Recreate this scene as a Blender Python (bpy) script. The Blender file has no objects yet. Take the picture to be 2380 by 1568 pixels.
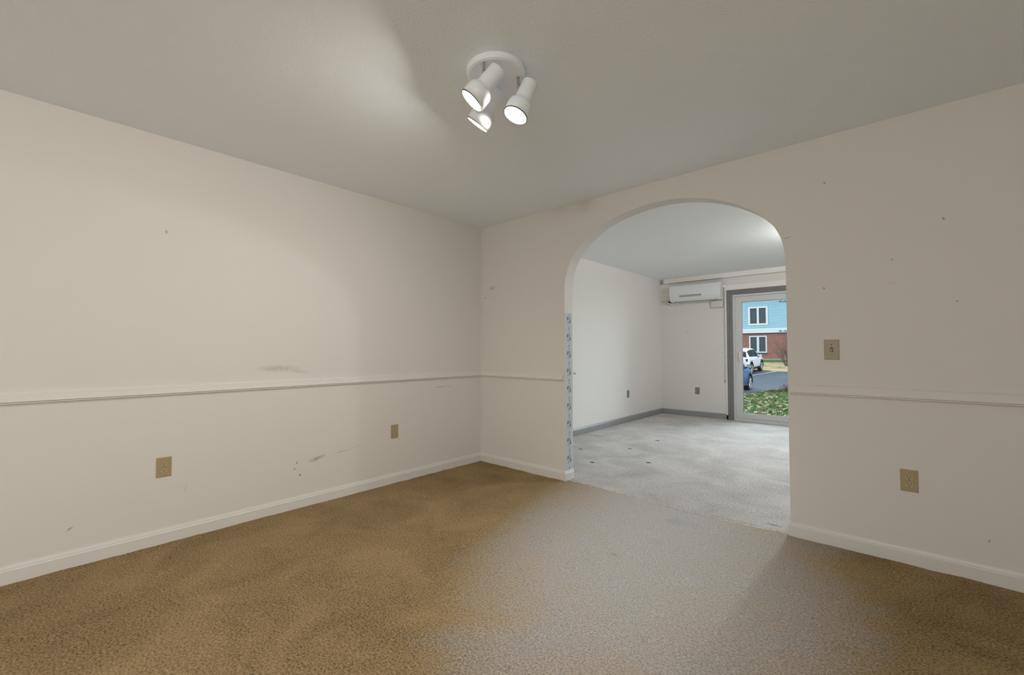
import bpy, bmesh, math, random
from mathutils import Vector, Matrix, noise as mnoise

rnd = random.Random(7)
PI = math.pi
scene = bpy.context.scene
col = scene.collection

# ------------------------------------------------------------------ camera
CAM = Vector((3.3025, -3.1886, 1.1439))
YAW, PITCH = 0.7313, 0.0306
fwd = Vector((-math.sin(YAW) * math.cos(PITCH), math.cos(YAW) * math.cos(PITCH), math.sin(PITCH)))
rgt = Vector((math.cos(YAW), math.sin(YAW), 0))
up = rgt.cross(fwd)
cam_d = bpy.data.cameras.new('camera')
cam_d.sensor_fit = 'HORIZONTAL'
cam_d.sensor_width = 36.0
cam_d.lens = 1009.22 / 2380 * 36.0
cam_d.clip_start = 0.02
cam_d.clip_end = 300
cam = bpy.data.objects.new('camera', cam_d)
M = Matrix.Identity(4)
for i in range(3):
    M[i][0], M[i][1], M[i][2], M[i][3] = rgt[i], up[i], -fwd[i], CAM[i]
cam.matrix_world = M
col.objects.link(cam)
scene.camera = cam

# ------------------------------------------------------------------ overcast sky, exposure
SKY = 8.5
BULB_W = 4.5        # each of the three spotlight bulbs
KITCHEN_FILL_W = 72.0  # added fill lamp behind the camera
LIVING_FILL_W = 88.0  # added unseen fill lamp in the living room
world = bpy.data.worlds.new('overcast_sky')
scene.world = world
world.use_nodes = True
wb = world.node_tree.nodes['Background']
wb.inputs['Color'].default_value = (0.78, 0.90, 1.0, 1)
wb.inputs['Strength'].default_value = SKY
vs = scene.view_settings
vs.view_transform = 'Standard'
vs.look = 'None'
vs.gamma = 1.0
vs.exposure = 0.13
vs.use_curve_mapping = False
scene.cycles.use_denoising = True
scene.cycles.max_bounces = 9
scene.cycles.diffuse_bounces = 6
scene.cycles.glossy_bounces = 3
scene.cycles.transparent_max_bounces = 16
scene.cycles.use_adaptive_sampling = True
scene.cycles.adaptive_threshold = 0.03
scene.cycles.sample_clamp_indirect = 8.0
scene.cycles.caustics_reflective = False
scene.cycles.caustics_refractive = False

# ------------------------------------------------------------------ materials
def new_mat(name):
    m = bpy.data.materials.new(name)
    m.use_nodes = True
    return m, m.node_tree, m.node_tree.nodes['Principled BSDF']

def N(nt, typ, **kw):
    n = nt.nodes.new(typ)
    for k, v in kw.items():
        if k.startswith('i_'):
            key = k[2:]
            key = int(key) if key.isdigit() else key.replace('_', ' ')
            n.inputs[key].default_value = v
        else:
            setattr(n, k, v)
    return n

def math_n(nt, op, a, b=None, c=None, clamp=False):
    n = nt.nodes.new('ShaderNodeMath')
    n.operation = op
    n.use_clamp = clamp
    for k, v in enumerate((a, b, c)):
        if v is None:
            continue
        if isinstance(v, (int, float)):
            n.inputs[k].default_value = v
        else:
            nt.links.new(v, n.inputs[k])
    return n.outputs[0]

def mixc(nt, fac, a, b, blend='MIX'):
    n = nt.nodes.new('ShaderNodeMix')
    n.data_type = 'RGBA'
    n.blend_type = blend
    for sock, v in ((n.inputs[0], fac), (n.inputs[6], a), (n.inputs[7], b)):
        if isinstance(v, (int, float)):
            sock.default_value = v
        elif isinstance(v, tuple):
            sock.default_value = v if len(v) == 4 else (*v, 1)
        else:
            nt.links.new(v, sock)
    return n.outputs[2]

def simple(name, c, rough=0.5, metal=0.0, noise=0.0, nscale=8.0, spec=0.5, bump=0.0, bscale=60.0, coat=0.0):
    m, nt, b = new_mat(name)
    b.inputs['Base Color'].default_value = (*c, 1)
    b.inputs['Roughness'].default_value = rough
    b.inputs['Metallic'].default_value = metal
    b.inputs['Specular IOR Level'].default_value = spec
    b.inputs['Coat Weight'].default_value = coat
    g = nt.nodes.new('ShaderNodeNewGeometry')
    if noise:
        t = N(nt, 'ShaderNodeTexNoise', i_Scale=nscale, i_Detail=2.0)
        nt.links.new(g.outputs['Position'], t.inputs['Vector'])
        lo = tuple(x * (1 - noise) for x in c)
        hi = tuple(min(1, x * (1 + noise)) for x in c)
        nt.links.new(mixc(nt, t.outputs['Fac'], lo, hi), b.inputs['Base Color'])
    if bump:
        t = N(nt, 'ShaderNodeTexNoise', i_Scale=bscale, i_Detail=4.0)
        nt.links.new(g.outputs['Position'], t.inputs['Vector'])
        bp = N(nt, 'ShaderNodeBump', i_Strength=bump, i_Distance=0.004)
        nt.links.new(t.outputs['Fac'], bp.inputs['Height'])
        nt.links.new(bp.outputs['Normal'], b.inputs['Normal'])
    return m

def ell(nt, pos, axis, cu, cv, ru, rv, ang):
    """distance from an ellipse centre in units of its radii; axis 1: wall of constant x, 0: constant y, 2: floor (u=x, v=y)"""
    mp = nt.nodes.new('ShaderNodeMapping')
    mp.vector_type = 'TEXTURE'
    loc, scl, rot = {0: ((cu, 0, cv), (ru, 1e4, rv), (0, -ang, 0)), 1: ((0, cu, cv), (1e4, ru, rv), (ang, 0, 0)),
                     2: ((cu, cv, 0), (ru, rv, 1e4), (0, 0, ang))}[axis]
    mp.inputs['Location'].default_value = loc
    mp.inputs['Scale'].default_value = scl
    mp.inputs['Rotation'].default_value = rot
    nt.links.new(pos, mp.inputs['Vector'])
    ln = N(nt, 'ShaderNodeVectorMath', operation='LENGTH')
    nt.links.new(mp.outputs[0], ln.inputs[0])
    return ln.outputs['Value']

def wall_paint(name, c, axis=None, marks=()):
    """matt wall paint, roller grain, and scuffs at real places (axis 1: u=y on a wall of constant x, axis 0: u=x)"""
    m, nt, b = new_mat(name)
    b.inputs['Roughness'].default_value = 0.62
    b.inputs['Specular IOR Level'].default_value = 0.25
    g = nt.nodes.new('ShaderNodeNewGeometry')
    colr = None
    if marks:
        grain = N(nt, 'ShaderNodeTexNoise', i_Scale=38.0, i_Detail=2.0)
        nt.links.new(g.outputs['Position'], grain.inputs['Vector'])
        total = None
        for (cu, cv, ru, rv, ang, s) in marks:
            f = math_n(nt, 'MULTIPLY_ADD', ell(nt, g.outputs['Position'], axis, cu, cv, ru, rv, ang), -s, s)
            total = math_n(nt, 'MAXIMUM', f, 0.0 if total is None else total)
        gr = math_n(nt, 'MULTIPLY_ADD', grain.outputs['Fac'], 2.4, -0.45, clamp=True)
        fac = math_n(nt, 'MULTIPLY', total, gr, clamp=True)
        nt.links.new(mixc(nt, fac, c, (0.16, 0.14, 0.12)), b.inputs['Base Color'])
    else:
        b.inputs['Base Color'].default_value = (*c, 1)
    fine = N(nt, 'ShaderNodeTexNoise', i_Scale=110.0, i_Detail=1.0)
    nt.links.new(g.outputs['Position'], fine.inputs['Vector'])
    bp = N(nt, 'ShaderNodeBump', i_Strength=0.08, i_Distance=0.002)
    nt.links.new(fine.outputs['Fac'], bp.inputs['Height'])
    nt.links.new(bp.outputs['Normal'], b.inputs['Normal'])
    return m

def ceiling_mat(name, c):
    m, nt, b = new_mat(name)
    b.inputs['Roughness'].default_value = 0.8
    b.inputs['Specular IOR Level'].default_value = 0.2
    g = nt.nodes.new('ShaderNodeNewGeometry')
    warp = N(nt, 'ShaderNodeTexNoise', i_Scale=9.0, i_Detail=0.0)
    nt.links.new(g.outputs['Position'], warp.inputs['Vector'])
    vadd = N(nt, 'ShaderNodeVectorMath', operation='MULTIPLY_ADD')
    nt.links.new(warp.outputs['Color'], vadd.inputs[0])
    vadd.inputs[1].default_value = (0.13, 0.13, 0.0)
    nt.links.new(g.outputs['Position'], vadd.inputs[2])
    mp = N(nt, 'ShaderNodeMapping')
    mp.inputs['Rotation'].default_value = (0, 0, 0.7)
    mp.inputs['Scale'].default_value = (75, 120, 1)
    nt.links.new(vadd.outputs[0], mp.inputs['Vector'])
    t = N(nt, 'ShaderNodeTexNoise', i_Scale=1.0, i_Detail=2.0, i_Roughness=0.6)
    nt.links.new(mp.outputs[0], t.inputs['Vector'])
    hgt = t.outputs['Fac']
    bp = N(nt, 'ShaderNodeBump', i_Strength=0.34, i_Distance=0.006)
    nt.links.new(hgt, bp.inputs['Height'])
    nt.links.new(bp.outputs['Normal'], b.inputs['Normal'])
    b.inputs['Base Color'].default_value = (*c, 1)
    return m

def carpet_mat(name, dark, light, daylight=None, dents=(), con=2.0):
    m, nt, b = new_mat(name)
    b.inputs['Roughness'].default_value = 0.95
    b.inputs['Specular IOR Level'].default_value = 0.08
    g = nt.nodes.new('ShaderNodeNewGeometry')
    pos = g.outputs['Position']
    tuft = N(nt, 'ShaderNodeTexNoise', i_Scale=115.0, i_Detail=2.0, i_Roughness=0.7)
    nt.links.new(pos, tuft.inputs['Vector'])
    pile = N(nt, 'ShaderNodeTexNoise', i_Scale=2.1, i_Detail=3.0, i_Roughness=0.6, i_Distortion=0.8)
    nt.links.new(pos, pile.inputs['Vector'])
    f = math_n(nt, 'MULTIPLY_ADD', tuft.outputs['Fac'], con, 0.5 - con / 2)
    f = math_n(nt, 'MULTIPLY_ADD', math_n(nt, 'SUBTRACT', pile.outputs['Fac'], 0.5), 0.7, f)
    f = math_n(nt, 'MULTIPLY', f, 1.12, clamp=True)
    colr = mixc(nt, f, dark, light)
    if daylight:  # pool of daylight painted as a paler grey ellipse in the pile colour
        (cx, cy, rx, ry, ang, day_c, amt) = daylight
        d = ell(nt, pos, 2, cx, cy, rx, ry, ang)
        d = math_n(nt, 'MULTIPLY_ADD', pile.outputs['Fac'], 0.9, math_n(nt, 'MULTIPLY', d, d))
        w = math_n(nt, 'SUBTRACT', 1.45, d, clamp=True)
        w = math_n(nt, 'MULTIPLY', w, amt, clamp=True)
        colr = mixc(nt, w, colr, mixc(nt, f, tuple(x * 0.5 for x in day_c), day_c))
    total = None
    for (cx, cy, rx, ry, s) in dents:
        ff = math_n(nt, 'MULTIPLY_ADD', ell(nt, pos, 2, cx, cy, rx, ry, 0), -s, s)
        total = math_n(nt, 'MAXIMUM', ff, 0.0 if total is None else total)
    if total is not None:
        colr = mixc(nt, total, colr, (0.07, 0.06, 0.05))
    nt.links.new(colr, b.inputs['Base Color'])
    bp = N(nt, 'ShaderNodeBump', i_Strength=0.75, i_Distance=0.008)
    nt.links.new(tuft.outputs['Fac'], bp.inputs['Height'])
    nt.links.new(bp.outputs['Normal'], b.inputs['Normal'])
    return m

def glass_mat(name, tint=(0.97, 0.99, 0.98)):
    m = bpy.data.materials.new(name)
    m.use_nodes = True
    nt = m.node_tree
    nt.nodes.clear()
    out = nt.nodes.new('ShaderNodeOutputMaterial')
    tr = N(nt, 'ShaderNodeBsdfTransparent')
    tr.inputs['Color'].default_value = (*tint, 1)
    gl = N(nt, 'ShaderNodeBsdfGlossy')
    gl.inputs['Roughness'].default_value = 0.02
    fr = N(nt, 'ShaderNodeFresnel')
    fr.inputs['IOR'].default_value = 1.3
    mx = nt.nodes.new('ShaderNodeMixShader')
    nt.links.new(fr.outputs[0], mx.inputs[0])
    nt.links.new(tr.outputs[0], mx.inputs[1])
    nt.links.new(gl.outputs[0], mx.inputs[2])
    nt.links.new(mx.outputs[0], out.inputs[0])
    return m

def emit_mat(name, c, s):
    m, nt, b = new_mat(name)
    b.inputs['Base Color'].default_value = (*c, 1)
    b.inputs['Emission Color'].default_value = (*c, 1)
    b.inputs['Emission Strength'].default_value = s
    return m

def brick_mat(name):
    m, nt, b = new_mat(name)
    b.inputs['Roughness'].default_value = 0.9
    g = nt.nodes.new('ShaderNodeNewGeometry')
    sep = nt.nodes.new('ShaderNodeSeparateXYZ')
    nt.links.new(g.outputs['Position'], sep.inputs[0])
    cmb = nt.nodes.new('ShaderNodeCombineXYZ')
    nt.links.new(sep.outputs[0], cmb.inputs[0])
    nt.links.new(sep.outputs[2], cmb.inputs[1])
    t = N(nt, 'ShaderNodeTexBrick', i_Scale=1.0)
    t.inputs['Color1'].default_value = (0.112, 0.036, 0.026, 1)
    t.inputs['Color2'].default_value = (0.072, 0.024, 0.019, 1)
    t.inputs['Mortar'].default_value = (0.17, 0.12, 0.10, 1)
    t.inputs['Mortar Size'].default_value = 0.007
    t.inputs['Brick Width'].default_value = 0.21
    t.inputs['Row Height'].default_value = 0.0685
    nt.links.new(cmb.outputs[0], t.inputs['Vector'])
    nt.links.new(t.outputs['Color'], b.inputs['Base Color'])
    bp = N(nt, 'ShaderNodeBump', i_Strength=0.4, i_Distance=0.01)
    nt.links.new(math_n(nt, 'SUBTRACT', 1.0, t.outputs['Fac']), bp.inputs['Height'])
    nt.links.new(bp.outputs['Normal'], b.inputs['Normal'])
    return m

def ground_mat(name, stops, scale, bump=0.5, bscale=25.0):
    m, nt, b = new_mat(name)
    b.inputs['Roughness'].default_value = 0.95
    b.inputs['Specular IOR Level'].default_value = 0.15
    g = nt.nodes.new('ShaderNodeNewGeometry')
    t = N(nt, 'ShaderNodeTexNoise', i_Scale=scale, i_Detail=6.0, i_Roughness=0.65)
    nt.links.new(g.outputs['Position'], t.inputs['Vector'])
    r = nt.nodes.new('ShaderNodeValToRGB')
    el = r.color_ramp.elements
    el[0].position, el[0].color = stops[0][0], (*stops[0][1], 1)
    el[1].position, el[1].color = stops[-1][0], (*stops[-1][1], 1)
    for p, c in stops[1:-1]:
        e = el.new(p)
        e.color = (*c, 1)
    nt.links.new(t.outputs['Fac'], r.inputs[0])
    nt.links.new(r.outputs[0], b.inputs['Base Color'])
    t2 = N(nt, 'ShaderNodeTexNoise', i_Scale=bscale, i_Detail=4.0)
    nt.links.new(g.outputs['Position'], t2.inputs['Vector'])
    bp = N(nt, 'ShaderNodeBump', i_Strength=bump, i_Distance=0.03)
    nt.links.new(t2.outputs['Fac'], bp.inputs['Height'])
    nt.links.new(bp.outputs['Normal'], b.inputs['Normal'])
    return m

PAINT = (0.765, 0.745, 0.71)
MT = {}
MT['wall_left'] = wall_paint('paint_left', PAINT, 1, [
    (-1.99, 1.018, 0.17, 0.030, -0.02, 0.42), (-1.86, 0.995, 0.11, 0.016, -0.15, 0.35),
    (-1.716, 0.331, 0.075, 0.020, 0.2, 0.75), (-1.67, 0.343, 0.03, 0.007, 0.35, 1.1),
    (-1.52, 0.352, 0.10, 0.004, 0.08, 0.7), (-1.859, 0.327, 0.014, 0.005, 1.0, 1.6),
    (-1.875, 0.285, 0.012, 0.005, 0.9, 1.6), (-1.836, 0.235, 0.013, 0.006, -0.9, 1.9),
    (-0.53, 0.800, 0.11, 0.008, 0.05, 0.55), (-0.42, 0.795, 0.05, 0.006, 0.3, 0.5),
    (-2.644, 1.863, 0.008, 0.016, 0.0, 0.8), (-2.52, 0.30, 0.004, 0.032, -0.1, 0.5),
    (-3.02, 0.20, 0.02, 0.005, 0.6, 1.0), (-1.40, 0.37, 0.07, 0.003, 0.1, 0.45)])
MT['wall_arch'] = wall_paint('paint_arch', PAINT, 0, [
    (0.165, 1.790, 0.065, 0.026, 0.0, 0.5), (0.066, 1.693, 0.028, 0.006, 0.05, 0.9),
    (0.22, 1.71, 0.12, 0.003, 0.12, 0.4), (3.479, 1.836, 0.006, 0.012, 0.4, 1.6),
    (2.975, 2.156, 0.006, 0.006, 0.0, 1.7), (3.274, 1.649, 0.006, 0.006, 0.0, 1.7),
    (2.962, 1.52, 0.004, 0.008, 0.4, 1.5), (3.52, 1.40, 0.006, 0.006, 0.0, 1.5),
    (3.605, 0.206, 0.004, 0.012, -0.4, 1.4), (2.775, 1.857, 0.03, 0.003, 0.15, 0.9),
    (3.275, 1.52, 0.03, 0.003, -0.1, 0.45)])
MT['wall'] = wall_paint('paint_plain', PAINT)
MT['wall_living'] = wall_paint('paint_living', (0.76, 0.735, 0.695))
MT['wall_far'] = wall_paint('paint_far_shaded', (0.70, 0.675, 0.635), 0, [  # living room paint darkened, the backlit wall's shade put into its colour
    (0.30, 1.55, 0.035, 0.04, 0, 0.22), (0.47, 1.48, 0.05, 0.06, 0, 0.16), (0.70, 1.72, 0.008, 0.008, 0, 1.2),
    (0.55, 1.40, 0.007, 0.007, 0, 1.0), (0.78, 1.40, 0.007, 0.007, 0, 1.0)])
MT['trim'] = simple('trim_paint', (0.765, 0.75, 0.72), 0.42, noise=0.03, nscale=3)
MT['grey_trim'] = simple('grey_stained_trim', (0.175, 0.168, 0.162), 0.45, noise=0.18, nscale=9)
MT['grey_base'] = simple('grey_painted_baseboard', (0.27, 0.27, 0.27), 0.35, noise=0.08, nscale=9)
MT['ceiling'] = ceiling_mat('ceiling_texture', (0.90, 0.945, 1.0))
MT['ceiling_living'] = ceiling_mat('ceiling_living_texture', (0.88, 0.89, 0.895))
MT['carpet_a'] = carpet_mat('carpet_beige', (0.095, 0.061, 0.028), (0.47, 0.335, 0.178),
                            daylight=(2.15, -0.55, 1.05, 2.0, 0.28, (0.81, 0.81, 0.81), 0.88),  # daylight wedge through the arch, painted into the carpet colour
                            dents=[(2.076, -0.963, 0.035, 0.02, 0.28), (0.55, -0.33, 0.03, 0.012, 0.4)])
MT['carpet_b'] = carpet_mat('carpet_grey', (0.25, 0.235, 0.225), (0.80, 0.775, 0.75), dents=[
    (0.492, 1.14, 0.034, 0.026, 1.6), (0.915, 1.534, 0.034, 0.026, 1.6), (0.915, 0.705, 0.034, 0.026, 1.7),
    (1.348, 1.082, 0.036, 0.027, 1.8), (0.957, 2.203, 0.040, 0.034, 1.5), (0.20, 1.957, 0.17, 0.020, 1.0),
    (0.42, 2.268, 0.36, 0.016, 0.5), (0.68, 3.88, 0.34, 0.02, 0.4), (0.62, 1.36, 0.08, 0.014, 0.5), (0.80, 0.86, 0.13, 0.012, 0.5),
    (2.65, 0.11, 0.07, 0.016, 0.7)], con=2.4)
MT['ivory'] = simple('ivory_plastic', (0.43, 0.34, 0.205), 0.35)
MT['ivory_face'] = simple('ivory_receptacle', (0.50, 0.41, 0.27), 0.35)
MT['almond'] = simple('almond_plastic', (0.40, 0.345, 0.25), 0.35)
MT['grey_plate'] = simple('grey_plate', (0.19, 0.19, 0.17), 0.4)
MT['grey_face'] = simple('grey_receptacle', (0.24, 0.24, 0.22), 0.4)
MT['slot'] = simple('dark_slot', (0.02, 0.014, 0.008), 0.8)
MT['screw'] = simple('screw_metal', (0.30, 0.24, 0.15), 0.4, metal=0.5)
MT['white_plastic'] = simple('white_plastic', (0.72, 0.73, 0.73), 0.3)
MT['cream_plastic'] = simple('cream_plastic', (0.62, 0.59, 0.53), 0.4)
MT['grey_plastic'] = simple('grey_plastic', (0.33, 0.33, 0.335), 0.35)
MT['vinyl'] = simple('white_vinyl', (0.60, 0.595, 0.59), 0.35)
MT['gasket'] = simple('black_gasket', (0.04, 0.04, 0.042), 0.6)
MT['glass'] = glass_mat('clear_glass')
MT['lamp_white'] = simple('lamp_white_enamel', (0.90, 0.945, 1.0), 0.3)
MT['lamp_rim'] = simple('lamp_rim_dark', (0.10, 0.095, 0.09), 0.5)
MT['chrome'] = simple('brushed_nickel', (0.55, 0.53, 0.50), 0.28, metal=1.0)
MT['bulb'] = emit_mat('bulb_glow', (1.0, 0.96, 0.90), 6.0)
MT['bulb'].cycles.emission_sampling = 'NONE'
MT['border'] = simple('border_paper', (0.58, 0.615, 0.645), 0.6, noise=0.03, nscale=20)
MT['leaf_teal'] = simple('print_teal_leaf', (0.115, 0.215, 0.205), 0.6, noise=0.25, nscale=200)
MT['leaf_dark'] = simple('print_dark_leaf', (0.06, 0.10, 0.075), 0.6)
MT['berry'] = simple('print_berry', (0.11, 0.025, 0.03), 0.6)
# outdoors
MT['brick'] = brick_mat('red_brick')
MT['siding'] = simple('blue_siding', (0.165, 0.255, 0.285), 0.5, noise=0.04, nscale=1.5)
MT['ext_white'] = simple('white_exterior_trim', (0.235, 0.245, 0.25), 0.5)
MT['ext_pane'] = simple('dark_window_pane', (0.022, 0.026, 0.028), 0.25, noise=0.3, nscale=2.5, spec=0.35)
MT['concrete'] = simple('foundation_concrete', (0.13, 0.12, 0.105), 0.9, noise=0.2)
MT['roof'] = simple('roof_shingles', (0.03, 0.03, 0.032), 0.9, noise=0.3)
MT['flood'] = simple('flood_light_grey', (0.05, 0.055, 0.06), 0.4)
MT['lawn'] = ground_mat('lawn_green', [(0.3, (0.012, 0.032, 0.006)), (0.5, (0.026, 0.066, 0.012)), (0.7, (0.045, 0.085, 0.02))], 2.5)
MT['dry_grass'] = ground_mat('dry_lawn', [(0.36, (0.03, 0.055, 0.012)), (0.46, (0.135, 0.10, 0.055)), (0.7, (0.20, 0.145, 0.09))], 0.55)
MT['green_strip'] = ground_mat('green_lawn_strip', [(0.3, (0.015, 0.04, 0.008)), (0.7, (0.035, 0.07, 0.016))], 3.0)
MT['asphalt'] = ground_mat('asphalt', [(0.25, (0.018, 0.021, 0.027)), (0.5, (0.026, 0.031, 0.040)), (0.75, (0.036, 0.041, 0.050))], 0.35, bump=0.15, bscale=60)
MT['line'] = simple('white_road_paint', (0.30, 0.30, 0.30), 0.7)
MT['blade'] = simple('grass_blades', (0.034, 0.074, 0.018), 0.7, noise=0.5, nscale=9)
MT['leaf_tan'] = simple('dry_leaf_tan', (0.17, 0.125, 0.085), 0.8, noise=0.25, nscale=14)
MT['leaf_brown'] = simple('dry_leaf_brown', (0.055, 0.028, 0.015), 0.8, noise=0.3, nscale=14)
MT['twig'] = simple('bare_twig', (0.052, 0.038, 0.030), 0.9)
MT['red_twig'] = simple('red_twig', (0.055, 0.020, 0.016), 0.9)
MT['car_white'] = simple('white_car_paint', (0.25, 0.255, 0.26), 0.25, coat=0.5)
MT['car_blue'] = simple('blue_car_paint', (0.012, 0.042, 0.090), 0.22, coat=0.7)
MT['car_glass'] = simple('car_glass', (0.015, 0.018, 0.02), 0.08, spec=0.6)
MT['car_black'] = simple('black_trim', (0.012, 0.012, 0.013), 0.6)
MT['tyre'] = simple('tyre_rubber', (0.010, 0.010, 0.011), 0.85)
MT['rim'] = simple('alloy_rim', (0.22, 0.22, 0.225), 0.3, metal=0.7)
MT['tail'] = simple('red_tail_lamp', (0.16, 0.01, 0.012), 0.2)
MT['car_mirror'] = simple('mirror_glass', (0.35, 0.40, 0.43), 0.05, metal=1.0)

# outdoor reflectances are kept low so that the strong overcast sky leaves the view unclipped
for key in ('brick siding ext_white ext_pane concrete roof flood lawn dry_grass green_strip asphalt line blade leaf_tan leaf_brown twig red_twig '
            'car_white car_blue car_glass car_black tyre rim tail').split():
    pb_ = MT[key].node_tree.nodes['Principled BSDF']
    pb_.inputs['Specular IOR Level'].default_value = min(0.06, pb_.inputs['Specular IOR Level'].default_value)
    pb_.inputs['Coat Weight'].default_value *= 0.12
    for nd in MT[key].node_tree.nodes:
        socks = [i for i in nd.inputs if i.type == 'RGBA' and not i.is_linked and i.name in ('Base Color', 'A', 'B', 'Color1', 'Color2', 'Mortar')]
        for i in socks:
            i.default_value = [c * 0.72 for c in i.default_value[:3]] + [1]
        if nd.type == 'VALTORGB':
            for e in nd.color_ramp.elements:
                e.color = [c * 0.72 for c in e.color[:3]] + [1]

# ------------------------------------------------------------------ mesh helpers
def link(name, me, mat=None, parent=None, smooth=False):
    o = bpy.data.objects.new(name, me)
    if mat is not None:
        for mm in (mat if isinstance(mat, (list, tuple)) else [mat]):
            me.materials.append(mm)
    if smooth:
        for p in me.polygons:
            p.use_smooth = True
    col.objects.link(o)
    if parent is not None:
        o.parent = parent
    return o

def obj(name, bm, mat=None, parent=None, smooth=False):
    me = bpy.data.meshes.new(name)
    bmesh.ops.recalc_face_normals(bm, faces=bm.faces)
    bm.to_mesh(me)
    bm.free()
    return link(name, me, mat, parent, smooth)

def tag(o, label, cat, group=None):
    o['label'] = label
    o['category'] = cat
    if group:
        o['group'] = group
    return o

def struct(o, label=None):
    o['kind'] = 'structure'
    if label:
        o['label'] = label
    return o

def empty(name, loc=(0, 0, 0), rot=(0, 0, 0)):
    o = bpy.data.objects.new(name, None)
    o.empty_display_size = 0.05
    o.location = loc
    o.rotation_euler = rot
    col.objects.link(o)
    return o

def box(bm, x0, x1, y0, y1, z0, z1, bev=0.0, seg=2):
    r = bmesh.ops.create_cube(bm, size=1.0)
    for v in r['verts']:
        v.co = Vector(((x0 + x1) / 2 + v.co.x * (x1 - x0), (y0 + y1) / 2 + v.co.y * (y1 - y0), (z0 + z1) / 2 + v.co.z * (z1 - z0)))
    if bev:
        es = list({e for v in r['verts'] for e in v.link_edges})
        bmesh.ops.bevel(bm, geom=es, offset=bev, segments=seg, affect='EDGES', profile=0.5)
    return bm

def boxo(name, b, mat, parent=None, bev=0.0, seg=2):
    bm = bmesh.new()
    box(bm, *b, bev=bev, seg=seg)
    return obj(name, bm, mat, parent)

def lathe(bm, prof, seg=32, mat=Matrix.Identity(4)):
    """prof: list of (r, h) along local z"""
    rings = []
    for r, h in prof:
        if r < 1e-6:
            rings.append([bm.verts.new(mat @ Vector((0, 0, h)))])
        else:
            rings.append([bm.verts.new(mat @ Vector((r * math.cos(2 * PI * k / seg), r * math.sin(2 * PI * k / seg), h))) for k in range(seg)])
    for a, b in zip(rings, rings[1:]):
        for k in range(seg):
            k2 = (k + 1) % seg
            if len(a) == 1 and len(b) == 1:
                continue
            if len(a) == 1:
                bm.faces.new((a[0], b[k], b[k2]))
            elif len(b) == 1:
                bm.faces.new((a[k], a[k2], b[0]))
            else:
                bm.faces.new((a[k], a[k2], b[k2], b[k]))
    return bm

def tube(bm, pts, rad, seg=8):
    pts = [Vector(p) for p in pts]
    rings = []
    n = len(pts)
    ref = Vector((0.31, 0.17, 0.93))
    for i, p in enumerate(pts):
        t = (pts[min(i + 1, n - 1)] - pts[max(i - 1, 0)]).normalized()
        a = t.cross(ref)
        if a.length < 1e-3:
            a = t.cross(Vector((1, 0, 0)))
        a.normalize()
        b = t.cross(a)
        r = rad[i] if isinstance(rad, (list, tuple)) else rad
        rings.append([bm.verts.new(p + a * (r * math.cos(2 * PI * k / seg)) + b * (r * math.sin(2 * PI * k / seg))) for k in range(seg)])
    for a, b in zip(rings, rings[1:]):
        for k in range(seg):
            bm.faces.new((a[k], a[(k + 1) % seg], b[(k + 1) % seg], b[k]))
    bm.faces.new(rings[0])
    bm.faces.new(rings[-1][::-1])
    return bm

def sweep(bm, path, prof, side=1):
    """profile (depth, z) swept along a plan polyline; depth grows to the right of the path for side=1"""
    P = [Vector((p[0], p[1])) for p in path]
    n = len(P)
    rings = []
    for i in range(n):
        d0 = (P[i] - P[i - 1]).normalized() if i > 0 else None
        d1 = (P[i + 1] - P[i]).normalized() if i < n - 1 else None
        d0 = d0 or d1
        d1 = d1 or d0
        n0 = Vector((d0.y, -d0.x)) * side
        n1 = Vector((d1.y, -d1.x)) * side
        m = (n0 + n1)
        m = m / max(1e-6, m.dot(n0))
        rings.append([bm.verts.new((P[i].x + m.x * d, P[i].y + m.y * d, z)) for d, z in prof])
    k = len(prof)
    for a, b in zip(rings, rings[1:]):
        for j in range(k):
            bm.faces.new((a[j], a[(j + 1) % k], b[(j + 1) % k], b[j]))
    bm.faces.new(rings[0])
    bm.faces.new(rings[-1][::-1])
    return bm

def copy_tree(o, parent=None):
    c = o.copy()
    col.objects.link(c)
    c.parent = parent
    for ch in list(o.children):
        copy_tree(ch, c)
    return c

# ------------------------------------------------------------------ room shell
H = 2.44
XR, YB = 4.45, -6.3       # right and back walls of the dining room and kitchen end
LR = 5.6                  # right end of the living room
YF = 4.62                 # far wall of the living room
T = 0.125                 # arch wall thickness

def grid_floor(name, x0, x1, y0, y1, step, mat, amp, ridge=False):
    nx, ny = int((x1 - x0) / step), int((y1 - y0) / step)
    vs_, fs = [], []
    for j in range(ny + 1):
        for i in range(nx + 1):
            x, y = x0 + (x1 - x0) * i / nx, y0 + (y1 - y0) * j / ny
            z = amp * (mnoise.noise(Vector((x * 9, y * 9, 0.3))) + 0.5 * mnoise.noise(Vector((x * 24, y * 24, 5))))
            vs_.append((x, y, z))
    for j in range(ny):
        for i in range(nx):
            a = j * (nx + 1) + i
            fs.append((a, a + 1, a + nx + 2, a + nx + 1))
    me = bpy.data.meshes.new(name)
    me.from_pydata(vs_, [], fs)
    return link(name, me, mat, smooth=True)

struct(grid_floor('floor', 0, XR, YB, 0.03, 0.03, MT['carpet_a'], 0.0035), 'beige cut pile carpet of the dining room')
struct(grid_floor('floor_living', 0, LR, 0.03, YF + 0.0, 0.04, MT['carpet_b'], 0.003), 'grey carpet of the living room beyond the arch')
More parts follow.
